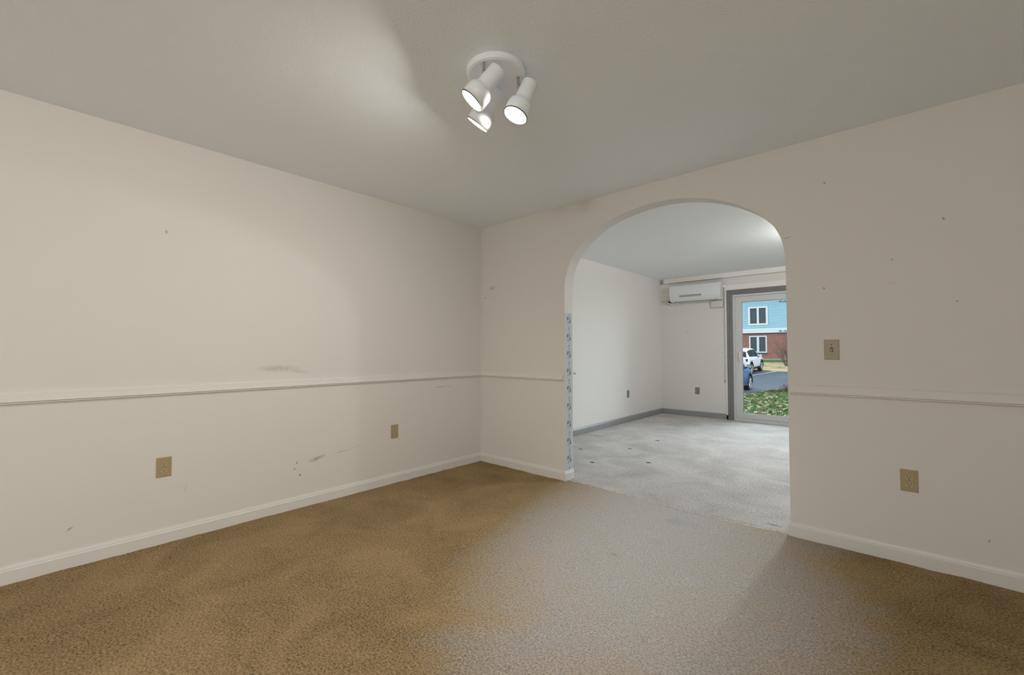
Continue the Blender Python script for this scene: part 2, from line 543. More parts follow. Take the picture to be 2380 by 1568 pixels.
# raised carpet seam under the arch
bm = bmesh.new()
pts = [(1.07, 0.09), (1.169, 0.066), (1.45, 0.03), (1.821, -0.008), (2.1, -0.028), (2.327, -0.03), (2.54, 0.0), (2.70, 0.02), (2.765, 0.0)]
seam = []
for a, b in zip(pts, pts[1:]):
    for k in range(8):
        t = k / 8
        seam.append((a[0] + (b[0] - a[0]) * t, a[1] + (b[1] - a[1]) * t, -0.036 + 0.001 * math.sin((a[0] + t) * 9)))
tube(bm, seam, 0.040, 24)
tr_seam = struct(obj('trim_1', bm, MT['carpet_b'], smooth=True), 'raised carpet seam under the arch')
# base slab under the carpets
struct(boxo('floor_slab', (-0.12, LR + 0.12, YB - 0.12, YF + 0.15, -0.35, -0.012), MT['concrete']))

struct(boxo('ceiling', (-0.12, XR + 0.12, YB - 0.12, 0.06, H, H + 0.15), MT['ceiling']), 'textured white ceiling of the dining room')
struct(boxo('ceiling_living', (-0.12, LR + 0.12, 0.06, YF + 0.15, H, H + 0.15), MT['ceiling_living']), 'textured white ceiling of the living room')
struct(boxo('wall_left', (-0.12, 0, YB - 0.12, 0.0, -0.012, H), MT['wall_left']))
struct(boxo('wall_living_left', (-0.12, 0, 0.0, YF + 0.15, -0.012, H), MT['wall_living']))
struct(boxo('wall_right', (XR, XR + 0.12, YB - 0.12, 0.0, -0.012, H), MT['wall']))
struct(boxo('wall_back', (0, XR, YB - 0.12, YB, -0.012, H), MT['wall']))

# arch wall, both faces and the curved soffit in one mesh
ARCH = [(1.072, 1.72), (1.080, 1.785), (1.093, 1.833), (1.132, 1.932), (1.175, 1.992), (1.226, 2.047), (1.306, 2.113), (1.435, 2.187),
        (1.562, 2.232), (1.703, 2.263), (1.834, 2.279), (1.962, 2.281), (2.082, 2.271), (2.196, 2.250), (2.304, 2.219),
        (2.407, 2.177), (2.506, 2.126), (2.600, 2.060), (2.660, 2.003), (2.707, 1.940), (2.741, 1.866), (2.754, 1.815), (2.763, 1.754), (2.767, 1.68)]
XA0, XA1 = 1.070, 2.767
def catmull(pts, n=6):
    out = []
    for i in range(len(pts) - 1):
        p0 = pts[max(i - 1, 0)]; p1 = pts[i]; p2 = pts[i + 1]; p3 = pts[min(i + 2, len(pts) - 1)]
        for k in range(n):
            t = k / n
            out.append(tuple(0.5 * ((2 * p1[c]) + (-p0[c] + p2[c]) * t + (2 * p0[c] - 5 * p1[c] + 4 * p2[c] - p3[c]) * t * t + (-p0[c] + 3 * p1[c] - 3 * p2[c] + p3[c]) * t ** 3) for c in (0, 1)))
    out.append(pts[-1])
    return out
curve = [(XA0, 0.0 - 0.012), (XA0, 0.9), (XA0, 1.6)] + catmull(ARCH) + [(XA1, 1.5), (XA1, 0.9), (XA1, -0.012)]
bm = bmesh.new()
def col_verts(y):
    return [bm.verts.new((x, y, z)) for x, z in curve]
fr_c, bk_c = col_verts(0.0), col_verts(T)
n = len(curve)
for k in range(n - 1):
    bm.faces.new((fr_c[k], fr_c[k + 1], bk_c[k + 1], bk_c[k]))
top_f = [bm.verts.new((x, 0, H)) for x, z in curve[2:-2]]
top_b = [bm.verts.new((x, T, H)) for x, z in curve[2:-2]]
for k in range(len(top_f) - 1):
    for c, t in ((fr_c, top_f), (bk_c, top_b)):
        if (t[k].co - t[k + 1].co).length > 1e-5:
            bm.faces.new((c[k + 2], c[k + 3], t[k + 1], t[k]))
for y, c, t in ((0.0, fr_c, top_f), (T, bk_c, top_b)):
    e0 = [bm.verts.new((0, y, -0.012)), bm.verts.new((0, y, H))]
    bm.faces.new([e0[0], c[0], c[1], c[2], t[0], e0[1]])
    xr = LR if y else LR
    e1 = [bm.verts.new((xr, y, -0.012)), bm.verts.new((xr, y, H))]
    bm.faces.new([c[-1], e1[0], e1[1], t[-1], c[-3], c[-2]])
bmesh.ops.remove_doubles(bm, verts=bm.verts, dist=1e-5)
wa = struct(obj('wall_arch', bm, MT['wall_arch']), 'cream wall with the wide arched opening')

# far wall with the patio door opening, and a window further right (out of view behind the arch wall)
DX0, DX1, DZ = 1.215, 3.06, 2.085
def wall_pieces(parent_name, pieces, mat):
    bm = bmesh.new()
    for p in pieces:
        box(bm, *p)
    return struct(obj(parent_name, bm, mat))
wall_pieces('wall_far', [(0, DX0, YF, YF + 0.15, -0.012, H), (DX0, DX1, YF, YF + 0.15, DZ, H), (DX1, LR, YF, YF + 0.15, -0.012, H)], MT['wall_far'])
struct(boxo('wall_living_right', (LR, LR + 0.12, T, YF + 0.15, -0.012, H), MT['wall_living']))

# baseboards and chair rails
BASE = [(0, 0.084), (0.005, 0.084), (0.0075, 0.077), (0.0095, 0.072), (0.0095, 0.067), (0.0135, 0.062), (0.0135, -0.01), (0, -0.01)]
def sw(name, path, prof, mat, label, side=1):
    bm = bmesh.new()
    sweep(bm, path, prof, side)
    return struct(obj(name, bm, mat), label)
sw('baseboard_left', [(0, YB), (0, 0)], BASE, MT['trim'], 'cream baseboard along the long left wall')
sw('baseboard_front', [(0, 0), (XA0, 0), (XA0, T)], BASE, MT['trim'], 'short cream baseboard left of the arch wrapping its jamb')
sw('baseboard_right', [(XA1, T), (XA1, 0), (XR, 0)], BASE, MT['trim'], 'cream baseboard right of the arch')
RAIL = [(0, 0.936), (0.006, 0.935), (0.013, 0.928), (0.016, 0.914), (0.022, 0.893), (0.0225, 0.889), (0.0130, 0.885), (0.0150, 0.880), (0.0050, 0.874), (0.004, 0.870), (0, 0.870)]
sw('trim_2', [(0, YB), (0, 0)], RAIL, MT['wall'], 'cream chair rail along the long left wall')
sw('trim_3', [(0, 0), (XA0 - 0.012, 0)], RAIL, MT['wall'], 'short cream chair rail left of the arch')
sw('trim_4', [(XA1 + 0.012, 0), (XR, 0)], RAIL, MT['wall'], 'cream chair rail right of the arch')
FB = [(0, 0.094), (0.006, 0.094), (0.012, 0.082), (0.014, 0.074), (0.014, -0.01), (0, -0.01)]
sw('baseboard_living_left', [(0, T), (0, YF)], FB, MT['grey_base'], 'grey baseboard of the living room left wall')
sw('baseboard_far', [(0, YF), (1.135, YF)], FB, MT['grey_base'], 'grey baseboard under the air conditioner')
# boxed beam under the living room ceiling along the far wall, header and side strip round the patio door
struct(boxo('trim_5', (0.095, LR - 0.2, YF - 0.10, YF, 2.362, H), MT['wall_living'], bev=0.004), 'boxed board under the living room ceiling')
struct(boxo('trim_8', (0.0, 0.165, YF - 0.03, YF, 2.055, 2.362), MT['wall_living'], bev=0.003), 'boxed panel left of the air conditioner')
struct(boxo('trim_6', (1.105, 3.2, YF - 0.022, YF, 2.155, 2.245), MT['wall_living'], bev=0.003), 'cream header board above the patio door')
struct(boxo('trim_7', (1.108, 1.136, YF - 0.014, YF, 0.0, 2.155), MT['wall_living'], bev=0.003), 'narrow cream strip beside the patio door')

# ------------------------------------------------------------------ patio door
door = struct(empty('door_1', (DX0, YF, 0)), 'white sliding patio door with grey mitred casing')
def dchild(name, b, mat, parent=door, bev=0.003):
    bm = bmesh.new()
    box(bm, b[0] - DX0, b[1] - DX0, b[2] - YF, b[3] - YF, b[4], b[5], bev=bev)
    return obj(name, bm, mat, parent)
# mitred casing with stepped face
CAS = [(0, 0), (0.012, 0), (0.022, 0.016), (0.019, 0.030), (0.022, 0.044), (0.018, 0.058), (0.022, 0.074), (0.016, 0.092), (0, 0.092)]
def casing(name, pts):
    # pts: polyline in (x,z); profile second value runs outward from the opening
    bm = bmesh.new()
    P = [Vector(p) for p in pts]
    rings = []
    for i in range(len(P)):
        d0 = (P[i] - P[i - 1]).normalized() if i else (P[1] - P[0]).normalized()
        d1 = (P[i + 1] - P[i]).normalized() if i < len(P) - 1 else d0
        n0, n1 = Vector((-d0.y, d0.x)), Vector((-d1.y, d1.x))
        m = n0 + n1
        m = m / m.dot(n0)
        rings.append([bm.verts.new((P[i].x + m.x * w - DX0, -t, P[i].y + m.y * w)) for t, w in CAS])
    k = len(CAS)
    for a, b in zip(rings, rings[1:]):
        for j in range(k):
            bm.faces.new((a[j], a[(j + 1) % k], b[(j + 1) % k], b[j]))
    bm.faces.new(rings[0]); bm.faces.new(rings[-1][::-1])
    return obj(name, bm, MT['grey_trim'], door)
casing('casing', [(1.226, 0.0), (1.226, 2.072), (3.05, 2.072), (3.05, 0.0)])
dchild('jamb', (1.215, 1.252, YF - 0.004, YF + 0.13, 0, 2.085), MT['vinyl'])
dchild('jamb', (3.02, 3.06, YF - 0.004, YF + 0.13, 0, 2.085), MT['vinyl'])
dchild('head', (1.252, 3.02, YF - 0.004, YF + 0.13, 2.040, 2.085), MT['vinyl'])
dchild('sill_track', (1.252, 3.02, YF - 0.02, YF + 0.13, -0.005, 0.040), MT['vinyl'])
def sash(name, x0, x1, y0, y1):
    s = dchild(name, (x0, x0 + 0.103, y0, y1, 0.042, 2.038), MT['vinyl'])
    for nm, b in (('stile', (x1 - 0.103, x1, y0, y1, 0.042, 2.038)), ('bottom_rail', (x0 + 0.103, x1 - 0.103, y0, y1, 0.042, 0.128)), ('top_rail', (x0 + 0.103, x1 - 0.103, y0, y1, 1.948, 2.038))):
        dchild(nm, b, MT['vinyl'], s)
    m = (y0 + y1) / 2
    dchild('glass_pane', (x0 + 0.10, x1 - 0.10, m - 0.004, m + 0.004, 0.125, 1.951), MT['glass'], s, bev=0)
    bm = bmesh.new()
    for b in ((x0 + .103, x0 + .107, .128, 1.948), (x1 - .107, x1 - .103, .128, 1.948), (x0 + .103, x1 - .103, .128, .131), (x0 + .103, x1 - .103, 1.945, 1.948)):
        box(bm, b[0] - DX0, b[1] - DX0, y0 + .012 - YF, y1 - .012 - YF, b[2], b[3])
    obj('gasket', bm, MT['gasket'], s)
    return s
s1 = sash('sliding_sash', 1.252, 2.19, YF + 0.02, YF + 0.06)
s2 = sash('fixed_sash', 2.09, 3.02, YF + 0.07, YF + 0.11)
bm = bmesh.new()
hp = [(0.098, -0.002, 0.962), (0.100, -0.030, 0.985), (0.103, -0.040, 1.04), (0.100, -0.030, 1.095), (0.098, -0.002, 1.118)]
box(bm, 0.084, 0.114, 0.012, 0.022, 0.955, 1.125, bev=0.004)
tube(bm, [(x, y + 0.02, z) for x, y, z in hp], 0.008, 8)
obj('handle', bm, MT['white_plastic'], s1, smooth=False)

# ------------------------------------------------------------------ electrical plates
def ellipse_pts(rx, rz, cut=None, n=24):
    o = []
    for k in range(n):
        a = 2 * PI * k / n
        x, z = rx * math.cos(a), rz * math.sin(a)
        if cut:
            z = max(-cut, min(cut, z))
        o.append((x, z))
    return o
def prism(bm, pts, y0, y1):
    """outline in (x,z), extruded from y0 back to y1"""
    a = [bm.verts.new((x, y0, z)) for x, z in pts]
    b = [bm.verts.new((x, y1, z)) for x, z in pts]
    bm.faces.new(a); bm.faces.new(b[::-1])
    k = len(pts)
    for j in range(k):
        bm.faces.new((a[j], b[j], b[(j + 1) % k], a[(j + 1) % k]))
def plate_mesh(w, h, t):
    bm = bmesh.new()
    o = []
    for (ins, y) in ((0, 0.0), (0, -t * 0.35), (0.0035, -t), ):
        o.append([bm.verts.new((sx * (w / 2 - ins), y, sz * (h / 2 - ins))) for sx, sz in ((-1, -1), (1, -1), (1, 1), (-1, 1))])
    for a, b in zip(o, o[1:]):
        for j in range(4):
            bm.faces.new((a[j], a[(j + 1) % 4], b[(j + 1) % 4], b[j]))
    bm.faces.new(o[-1]); bm.faces.new(o[0][::-1])
    return bm
def outlet(label, loc, rz, plate='ivory', face='ivory_face', cat='outlet', group='duplex wall outlets', w=0.0725, h=0.117):
    e = empty('wall_outlet', loc, (0, 0, rz))
    tag(e, label, cat, group)
    obj('cover_plate', plate_mesh(w, h, 0.006), MT[plate], e)
    for s in (1, -1):
        bm = bmesh.new()
        prism(bm, [(x, z + s * 0.0195) for x, z in ellipse_pts(0.0172, 0.0172, 0.0138)], -0.0078, -0.004)
        r = obj('receptacle', bm, MT[face], e)
        bm = bmesh.new()
        prism(bm, [(x, z + s * 0.0195) for x, z in ellipse_pts(0.0184, 0.0184, 0.0150)], -0.0064, -0.0045)
        obj('gap', bm, MT['screw'], r)
        for dx, hh in ((-0.0064, 0.0044), (0.0064, 0.0036)):
            bm = bmesh.new()
            box(bm, dx - 0.0013, dx + 0.0013, -0.0083, -0.0070, s * 0.0195 + 0.0035 - hh, s * 0.0195 + 0.0035 + hh)
            obj('slot', bm, MT['slot'], r)
        bm = bmesh.new()
        prism(bm, [(x, z + s * 0.0195 - 0.0072) for x, z in ellipse_pts(0.0026, 0.0026, None, 12)], -0.0083, -0.0070)
        obj('ground_hole', bm, MT['slot'], r)
    bm = bmesh.new()
    prism(bm, ellipse_pts(0.003, 0.003, None, 12), -0.0072, -0.005)
    obj('screw', bm, MT['screw'], e)
    return e
outlet('ivory duplex outlet low on the left wall, nearer the camera', (0, -2.629, 0.449), PI / 2)
outlet('ivory duplex outlet low on the left wall, nearer the room corner', (0, -1.041, 0.444), PI / 2)
outlet('ivory duplex outlet on the wall right of the arch', (3.318, 0, 0.445), 0)
outlet('grey outlet below the air conditioner on the far wall', (0.638, YF, 0.449), 0, 'grey_plate', 'grey_face')
outlet('grey outlet on the living room left wall seen through the arch', (0, 3.297, 0.448), PI / 2, 'grey_plate', 'grey_face')

def switch(label, loc, rz, plate, w=0.0735, h=0.119, lever='ivory_face'):
    e = empty('light_switch', loc, (0, 0, rz))
    tag(e, label, 'switch')
    obj('cover_plate', plate_mesh(w, h, 0.006), MT[plate], e)
    bm = bmesh.new()
    box(bm, -0.0062, 0.0062, -0.0068, -0.005, -0.0135, 0.0125)
    obj('slot', bm, MT['slot'], e)
    bm = bmesh.new()
    v = [bm.verts.new(c) for c in ((-0.0040, -0.006, -0.0110), (0.0040, -0.006, -0.0110), (0.0036, -0.006, 0.009), (-0.0036, -0.006, 0.009),
                                   (-0.0034, -0.015, -0.0115), (0.0034, -0.015, -0.0115), (0.0034, -0.0135, -0.003), (-0.0034, -0.0135, -0.003))]
    for f in ((0, 1, 5, 4), (4, 5, 6, 7), (7, 6, 2, 3), (0, 4, 7, 3), (1, 2, 6, 5), (0, 3, 2, 1)):
        bm.faces.new([v[i] for i in f])
    obj('toggle', bm, MT[lever], e)
    for z in (0.0305, -0.0305):
        bm = bmesh.new()
        prism(bm, [(x, zz + z) for x, zz in ellipse_pts(0.0030, 0.0030, None, 12)], -0.0070, -0.005)
        obj('screw', bm, MT['slot'] if z > 0 else MT['screw'], e)
    return e
switch('almond toggle light switch on the wall right of the arch', (2.993, 0, 1.1505), 0, 'almond')
switch('white switch on the far wall beside the patio door', (1.055, YF, 1.107), 0, 'white_plastic', 0.066, 0.112, 'white_plastic')
e = empty('blank_cover_plate', (0.19, YF, 1.93))
tag(e, 'painted blank cover plate below the air conditioner, left end', 'plate')
obj('plate', plate_mesh(0.115, 0.085, 0.005), MT['wall_living'], e)
bm = bmesh.new(); prism(bm, [(x + 0.012, z - 0.004) for x, z in ellipse_pts(0.006, 0.005, None, 12)], -0.0062, -0.004)
obj('hole', bm, MT['slot'], e)
# small grey jack on the living room left wall, seen just past the arch jamb
e = empty('wall_jack', (0.0, 1.755, 0.838), (0, 0, PI / 2))
tag(e, 'tiny grey wall jack just past the arch jamb', 'jack')
bm = bmesh.new(); box(bm, -0.022, 0.022, -0.008, 0, -0.011, 0.011, bev=0.002)
obj('body', bm, MT['grey_plastic'], e)
bm = bmesh.new(); prism(bm, ellipse_pts(0.005, 0.005, None, 10), -0.0095, -0.007)
obj('socket', bm, MT['slot'], e)

# ------------------------------------------------------------------ air conditioner
ac = empty('air_conditioner', (0.66, YF, 2.0))
tag(ac, 'white wall-mounted split air conditioner in the living room', 'air conditioner')
AX = 0.425
ACP = [(-0.002, 0.295), (-0.150, 0.300), (-0.185, 0.292), (-0.205, 0.270), (-0.214, 0.220), (-0.214, 0.140), (-0.205, 0.075), (-0.190, 0.040), (-0.150, 0.006), (-0.020, 0.0), (-0.002, 0.0)]
def ext_x(bm, prof, x0, x1):
    a = [bm.verts.new((x0, y, z)) for y, z in prof]
    b = [bm.verts.new((x1, y, z)) for y, z in prof]
    k = len(prof)
    bm.faces.new(a); bm.faces.new(b[::-1])
    for j in range(k):
        bm.faces.new((a[j], b[j], b[(j + 1) % k], a[(j + 1) % k]))
bm = bmesh.new()
ext_x(bm, ACP, -AX, AX)
bmesh.ops.bevel(bm, geom=[e for e in bm.edges if abs(abs(e.verts[0].co.x) - AX) < 1e-4 and abs(e.verts[0].co.x - e.verts[1].co.x) < 1e-4], offset=0.018, segments=4, affect='EDGES', profile=0.5)
obj('casing', bm, MT['white_plastic'], ac, smooth=False)
bm = bmesh.new()   # front panel
ext_x(bm, [(-0.188, 0.2925), (-0.207, 0.2715), (-0.2168, 0.220), (-0.2168, 0.140), (-0.2085, 0.078), (-0.202, 0.072), (-0.205, 0.14), (-0.205, 0.225), (-0.19, 0.28)], -AX + 0.016, AX - 0.045)
obj('front_panel', bm, MT['white_plastic'], ac)
bm = bmesh.new()   # display strip
ext_x(bm, [(-0.2205, 0.112), (-0.2165, 0.080), (-0.206, 0.080), (-0.209, 0.112)], -0.235, 0.13)
obj('display_strip', bm, MT['grey_plastic'], ac)
bm = bmesh.new()   # louvre flap
ext_x(bm, [(-0.206, 0.060), (-0.198, 0.038), (-0.160, 0.005), (-0.154, 0.009), (-0.190, 0.044), (-0.198, 0.062)], -AX + 0.06, AX - 0.05)
obj('louvre', bm, MT['white_plastic'], ac)
bm = bmesh.new()
box(bm, -AX + 0.08, AX - 0.06, -0.150, -0.146, 0.0015 - 0.002, 0.006)
obj('vent_gap', bm, MT['slot'], ac)
bm = bmesh.new()
tube(bm, [(-0.30, -0.06, -0.004), (-0.38, -0.055, -0.016), (-0.45, -0.05, -0.012), (-0.50, -0.03, 0.010), (-0.53, 0.0, 0.030)], 0.017, 10)
obj('drain_pipe', bm, MT['white_plastic'], ac, smooth=True)
bm = bmesh.new()
tube(bm, [(-0.36, -0.10, 0.012), (-0.43, -0.095, 0.012), (-0.48, -0.06, 0.022), (-0.50, -0.0, 0.038)], 0.009, 8)
obj('cable', bm, MT['car_black'], ac, smooth=True)
jb = boxo('junction_cover', (0.888, 1.085, YF - 0.05, YF, 1.873, 1.999), MT['cream_plastic'], bev=0.018, seg=3)
tag(jb, 'cream pipe cover box under the right end of the air conditioner', 'cover')

# blind wand and cord beside the patio door
w = empty('blind_wand', (1.098, YF - 0.02, 0.63))
tag(w, 'thin white blind wand hanging left of the patio door', 'wand')
bm = bmesh.new(); tube(bm, [(0, 0, 0.0), (0.002, 0, 0.8), (0.004, 0, 1.58)], 0.004, 8); obj('rod', bm, MT['cream_plastic'], w)
bm = bmesh.new(); box(bm, -0.012, 0.022, -0.018, 0.020, 1.575, 1.62, bev=0.005); obj('bracket', bm, MT['white_plastic'], w)
bm = bmesh.new(); tube(bm, [(0, 0, -0.02), (0, 0, 0.03)], 0.006, 8); obj('grip', bm, MT['grey_plastic'], w)
cl = boxo('cord_clip', (1.111, 1.127, YF - 0.028, YF - 0.012, 0.372, 0.470), MT['white_plastic'], bev=0.004)
tag(cl, 'small white cord clip low beside the patio door', 'clip')

# ------------------------------------------------------------------ wallpaper border on the arch jamb
pb = empty('wallpaper_border', (XA0, 0.0, 0.084))
tag(pb, 'pale blue floral wallpaper border on the left arch jamb', 'wallpaper')
boxo('paper_strip', (0.0, 0.0012, 0.004, T - 0.004, 0.0, 1.397), MT['border'], pb)
UN = 0.1552
bm = bmesh.new()
def leaf(bm, cy, cz, L, W, ang, mi, lay=0):
    """flat printed leaf in the y-z plane of the strip"""
    x = 0.0016 + 0.0002 * lay
    pts = []
    for k in range(10):
        a = 2 * PI * k / 10
        u, v = L * math.cos(a), W * math.sin(a) * (1 - 0.35 * math.cos(a))
        pts.append((cy + u * math.cos(ang) - v * math.sin(ang), cz + u * math.sin(ang) + v * math.cos(ang)))
    f = bm.faces.new([bm.verts.new((x, y, z)) for y, z in pts])
    f.material_index = mi
c = T / 2 + 0.002
Z = lambda b: -b * UN
leaf(bm, c + 0.006, Z(0.07), 0.011, 0.0038, -1.15, 1)
for (dy, b, L, W, a) in ((-0.022, 0.24, 0.010, 0.006, 1.2), (-0.013, 0.22, 0.010, 0.006, 1.7), (-0.024, 0.33, 0.011, 0.006, 0.9), (-0.012, 0.32, 0.011, 0.006, 1.5),
                         (0.019, 0.36, 0.010, 0.006, 1.3), (0.012, 0.45, 0.011, 0.006, 1.0), (0.024, 0.46, 0.011, 0.006, 1.5), (0.018, 0.53, 0.010, 0.005, 1.2)):
    leaf(bm, c + dy, Z(b), L, W, a, 0)
for (dy, b) in ((0.008, 0.19), (0.014, 0.24), (0.003, 0.28), (0.020, 0.21), (0.010, 0.31)):
    leaf(bm, c + dy, Z(b), 0.0042, 0.0036, 0, 2, 1)
for (dy, b, a) in ((-0.018, 0.50, 0.6), (-0.008, 0.48, 2.0), (-0.016, 0.59, -0.5), (-0.004, 0.57, 1.4)):
    leaf(bm, c + dy, Z(b), 0.0075, 0.0022, a, 1, 1)
leaf(bm, c - 0.004, Z(0.67), 0.011, 0.0011, 1.45, 1)
for (dy, b) in ((0.003, 0.79), (0.0, 0.845), (0.006, 0.875), (-0.005, 0.91), (0.002, 0.95)):
    leaf(bm, c + dy, Z(b), 0.0048, 0.0032, 0.9, 2 if b != 0.875 else 1, 1)
motif = None
for k in range(9):
    if motif is None:
        motif = obj('leaf_motif', bm, [MT['leaf_teal'], MT['leaf_dark'], MT['berry']], pb)
        o = motif
    else:
        o = motif.copy(); col.objects.link(o); o.parent = pb
    o.location = (0, 0, 1.395 - UN * k)

# ------------------------------------------------------------------ ceiling spotlight
FC = Vector((1.93, -1.77, H))
fx = empty('ceiling_spotlight', FC)
tag(fx, 'white ceiling fixture with three lit adjustable spotlight heads', 'ceiling light')
bm = bmesh.new()
lathe(bm, [(0, 0), (0.132, 0), (0.1365, -0.004), (0.1365, -0.018), (0.132, -0.026), (0.122, -0.030), (0, -0.030)], 64)
obj('canopy', bm, MT['lamp_white'], fx, smooth=False)
SH = [(0.0, -0.084), (0.031, -0.084), (0.0375, -0.079), (0.0390, -0.072), (0.0390, 0.012), (0.0405, 0.020), (0.046, 0.027), (0.0525, 0.034), (0.0560, 0.042), (0.0573, 0.052), (0.0580, 0.098)]
SHIN = [(0.0550, 0.098), (0.0545, 0.052), (0.0525, 0.043), (0.046, 0.033), (0.034, 0.020), (0.032, 0.0), (0.0, 0.0)]
def head(center, d, knuckle):
    d = Vector(d).normalized()
    q = d.to_track_quat('Z', 'Y').to_matrix().to_4x4()
    mt = Matrix.Translation(Vector(center) - FC) @ q
    bm = bmesh.new()
    lathe(bm, SH + SHIN, 48, mt)
    s = obj('lamp_head', bm, MT['lamp_white'], fx, smooth=True)
    bm = bmesh.new()
    lathe(bm, [(0.0548, 0.0960), (0.0548, 0.0995), (0.0588, 0.0995), (0.0588, 0.0960), (0.0548, 0.0960)], 48, mt)
    obj('rim', bm, MT['lamp_rim'], s)
    bm = bmesh.new()
    lathe(bm, [(0.0, 0.022), (0.026, 0.022), (0.038, 0.045), (0.0455, 0.060), (0.0475, 0.070), (0.044, 0.080), (0.030, 0.085), (0.0, 0.087)], 32, mt)
    obj('bulb', bm, MT['bulb'], s, smooth=True)
    ld = bpy.data.lights.new('bulb_light', 'AREA')
    ld.shape = 'DISK'
    ld.size = 0.088
    ld.energy = BULB_W
    ld.color = (1.0, 0.945, 0.87)
    lo = bpy.data.objects.new('bulb_light', ld)
    lo.matrix_world = Matrix.Translation(Vector(center) - FC + d * 0.0895) @ (-d).to_track_quat('Z', 'Y').to_matrix().to_4x4()
    lo.parent = s
    col.objects.link(lo)
    k = Vector(knuckle) - FC
    bm = bmesh.new()
    tube(bm, [(k.x, k.y, -0.029), (k.x, k.y, k.z)], 0.0065, 12)
    st = obj('stem', bm, MT['chrome'], fx)
    cp = Vector(center) - FC
    foot = cp + d * ((k - cp).dot(d) + 0.0)
    outw = (k - foot).normalized()
    bm = bmesh.new()
    tube(bm, [k + Vector((0, 0, 0.004)), foot + outw * 0.032], 0.0035, 8)
    bmesh.ops.create_uvsphere(bm, u_segments=12, v_segments=8, radius=0.0075, matrix=Matrix.Translation(k))
    obj('knuckle', bm, MT['chrome'], st, smooth=True)
    bm = bmesh.new()
    pts = [foot + outw * 0.0385 + d * t for t in (-0.022, 0.022)]
    tube(bm, pts, 0.003, 8)
    obj('bracket', bm, MT['chrome'], st)
head((1.968, -1.869, 2.316), (-0.507, -0.416, -0.755), (1.960, -1.878, 2.366))
head((2.023, -1.682, 2.315), (-0.211, -0.342, -0.916), (2.005, -1.700, 2.366))
head((1.841, -1.729, 2.324), (-0.581, -0.198, -0.790), (1.830, -1.740, 2.366))

# unseen fill lamps added: a dome right of the arch, a pendant behind camera
def fill_point(parent, z, radius, watts, c):
    ld = bpy.data.lights.new('fill_point_light', 'POINT')
    ld.shadow_soft_size = radius
    ld.energy = watts
    ld.color = c
    lo = bpy.data.objects.new('fill_point_light', ld)
    lo.location = (0, 0, z)
    lo.parent = parent
    col.objects.link(lo)
e = empty('fill_dome', (2.85, 2.3, H))
tag(e, 'added fill light, a flush dome unseen in the living room right of the arch', 'ceiling light')
bm = bmesh.new(); lathe(bm, [(0, 0), (0.17, 0), (0.175, -0.006), (0.17, -0.022), (0, -0.022)], 32)
obj('canopy', bm, MT['lamp_white'], e)
bm = bmesh.new(); lathe(bm, [(0.150, -0.022), (0.150, -0.05), (0.125, -0.085), (0.07, -0.105), (0.0, -0.11)], 16)
obj('glass_bowl', bm, MT['glass'], e, smooth=True)
fill_point(e, -0.06, 0.07, LIVING_FILL_W, (0.97, 0.965, 0.97))
e = empty('fill_pendant', (3.6, -5.4, H))
tag(e, 'added fill light, a glass globe pendant unseen behind the camera', 'pendant light')
bm = bmesh.new(); lathe(bm, [(0, 0), (0.06, 0), (0.055, -0.02), (0, -0.025)], 24)
obj('canopy', bm, MT['lamp_white'], e)
bm = bmesh.new(); tube(bm, [(0, 0, -0.02), (0, 0, -0.40)], 0.005, 8)
obj('rod', bm, MT['chrome'], e)
bm = bmesh.new(); bmesh.ops.create_uvsphere(bm, u_segments=24, v_segments=12, radius=0.14, matrix=Matrix.Translation((0, 0, -0.54)))
obj('globe', bm, MT['glass'], e, smooth=True)
fill_point(e, -0.54, 0.12, KITCHEN_FILL_W, (1.0, 0.975, 0.94))

# ================================================================== outdoors
GY = [3.0, 4.7, 15.5, 19.0, 24.0, 30.1, 42.0, 60.0]
GZ = [-0.2, -0.2, -0.6, -0.65, -0.5, -0.22, 0.30, 0.32]
def gz(y):
    for a, b, c, d in zip(GY, GY[1:], GZ, GZ[1:]):
        if y <= b:
            return c + (d - c) * max(0, (y - a)) / (b - a)
    return GZ[-1]
def strip_mesh(name, ys, xl, xr, nx, mat, dz=0.0, amp=0.0):
    vs_, fs = [], []
    for y in ys:
        a, b = xl(y), xr(y)
        for i in range(nx + 1):
            x = a + (b - a) * i / nx
            vs_.append((x, y, gz(y) + dz + amp * mnoise.noise(Vector((x * 1.3, y * 1.3, 1.0)))))
    for j in range(len(ys) - 1):
        for i in range(nx):
            q = j * (nx + 1) + i
            fs.append((q, q + 1, q + nx + 2, q + nx + 1))
    me = bpy.data.meshes.new(name)
    me.from_pydata(vs_, [], fs)
    return link(name, me, mat, smooth=True)
def frange(a, b, s):
    n_ = int(round((b - a) / s))
    return [a + (b - a) * k / n_ for k in range(n_ + 1)]
EDGE = [(4.6, -14.0), (11.0, -14.0), (13.8, -4.0), (15.0, -1.55), (15.5, -1.33), (17.0, -1.24), (18.4, -1.17), (19.2, -0.90), (19.75, -0.62), (20.3, 0.3), (20.8, 2.5), (21.2, 9.0)]
def edge_x(y):
    for (a, xa), (b, xb) in zip(EDGE, EDGE[1:]):
        if y <= b:
            return xa + (xb - xa) * max(0, y - a) / (b - a)
    return 14.0
o = struct(strip_mesh('ground', frange(3.0, 60.0, 1.0), lambda y: -30, lambda y: 30, 6, MT['concrete'], -0.12), 'ground below the lawns')
o = struct(strip_mesh('asphalt_lot', frange(10.5, 30.0, 0.3), lambda y: -25, lambda y: 22, 12, MT['asphalt'], 0.0, 0.012), 'grey asphalt parking lot')
lawn = struct(strip_mesh('lawn', frange(YF + 0.2, 21.2, 0.2), edge_x, lambda y: 14.0, 30, MT['lawn'], 0.03, 0.02), 'green lawn outside the patio door')
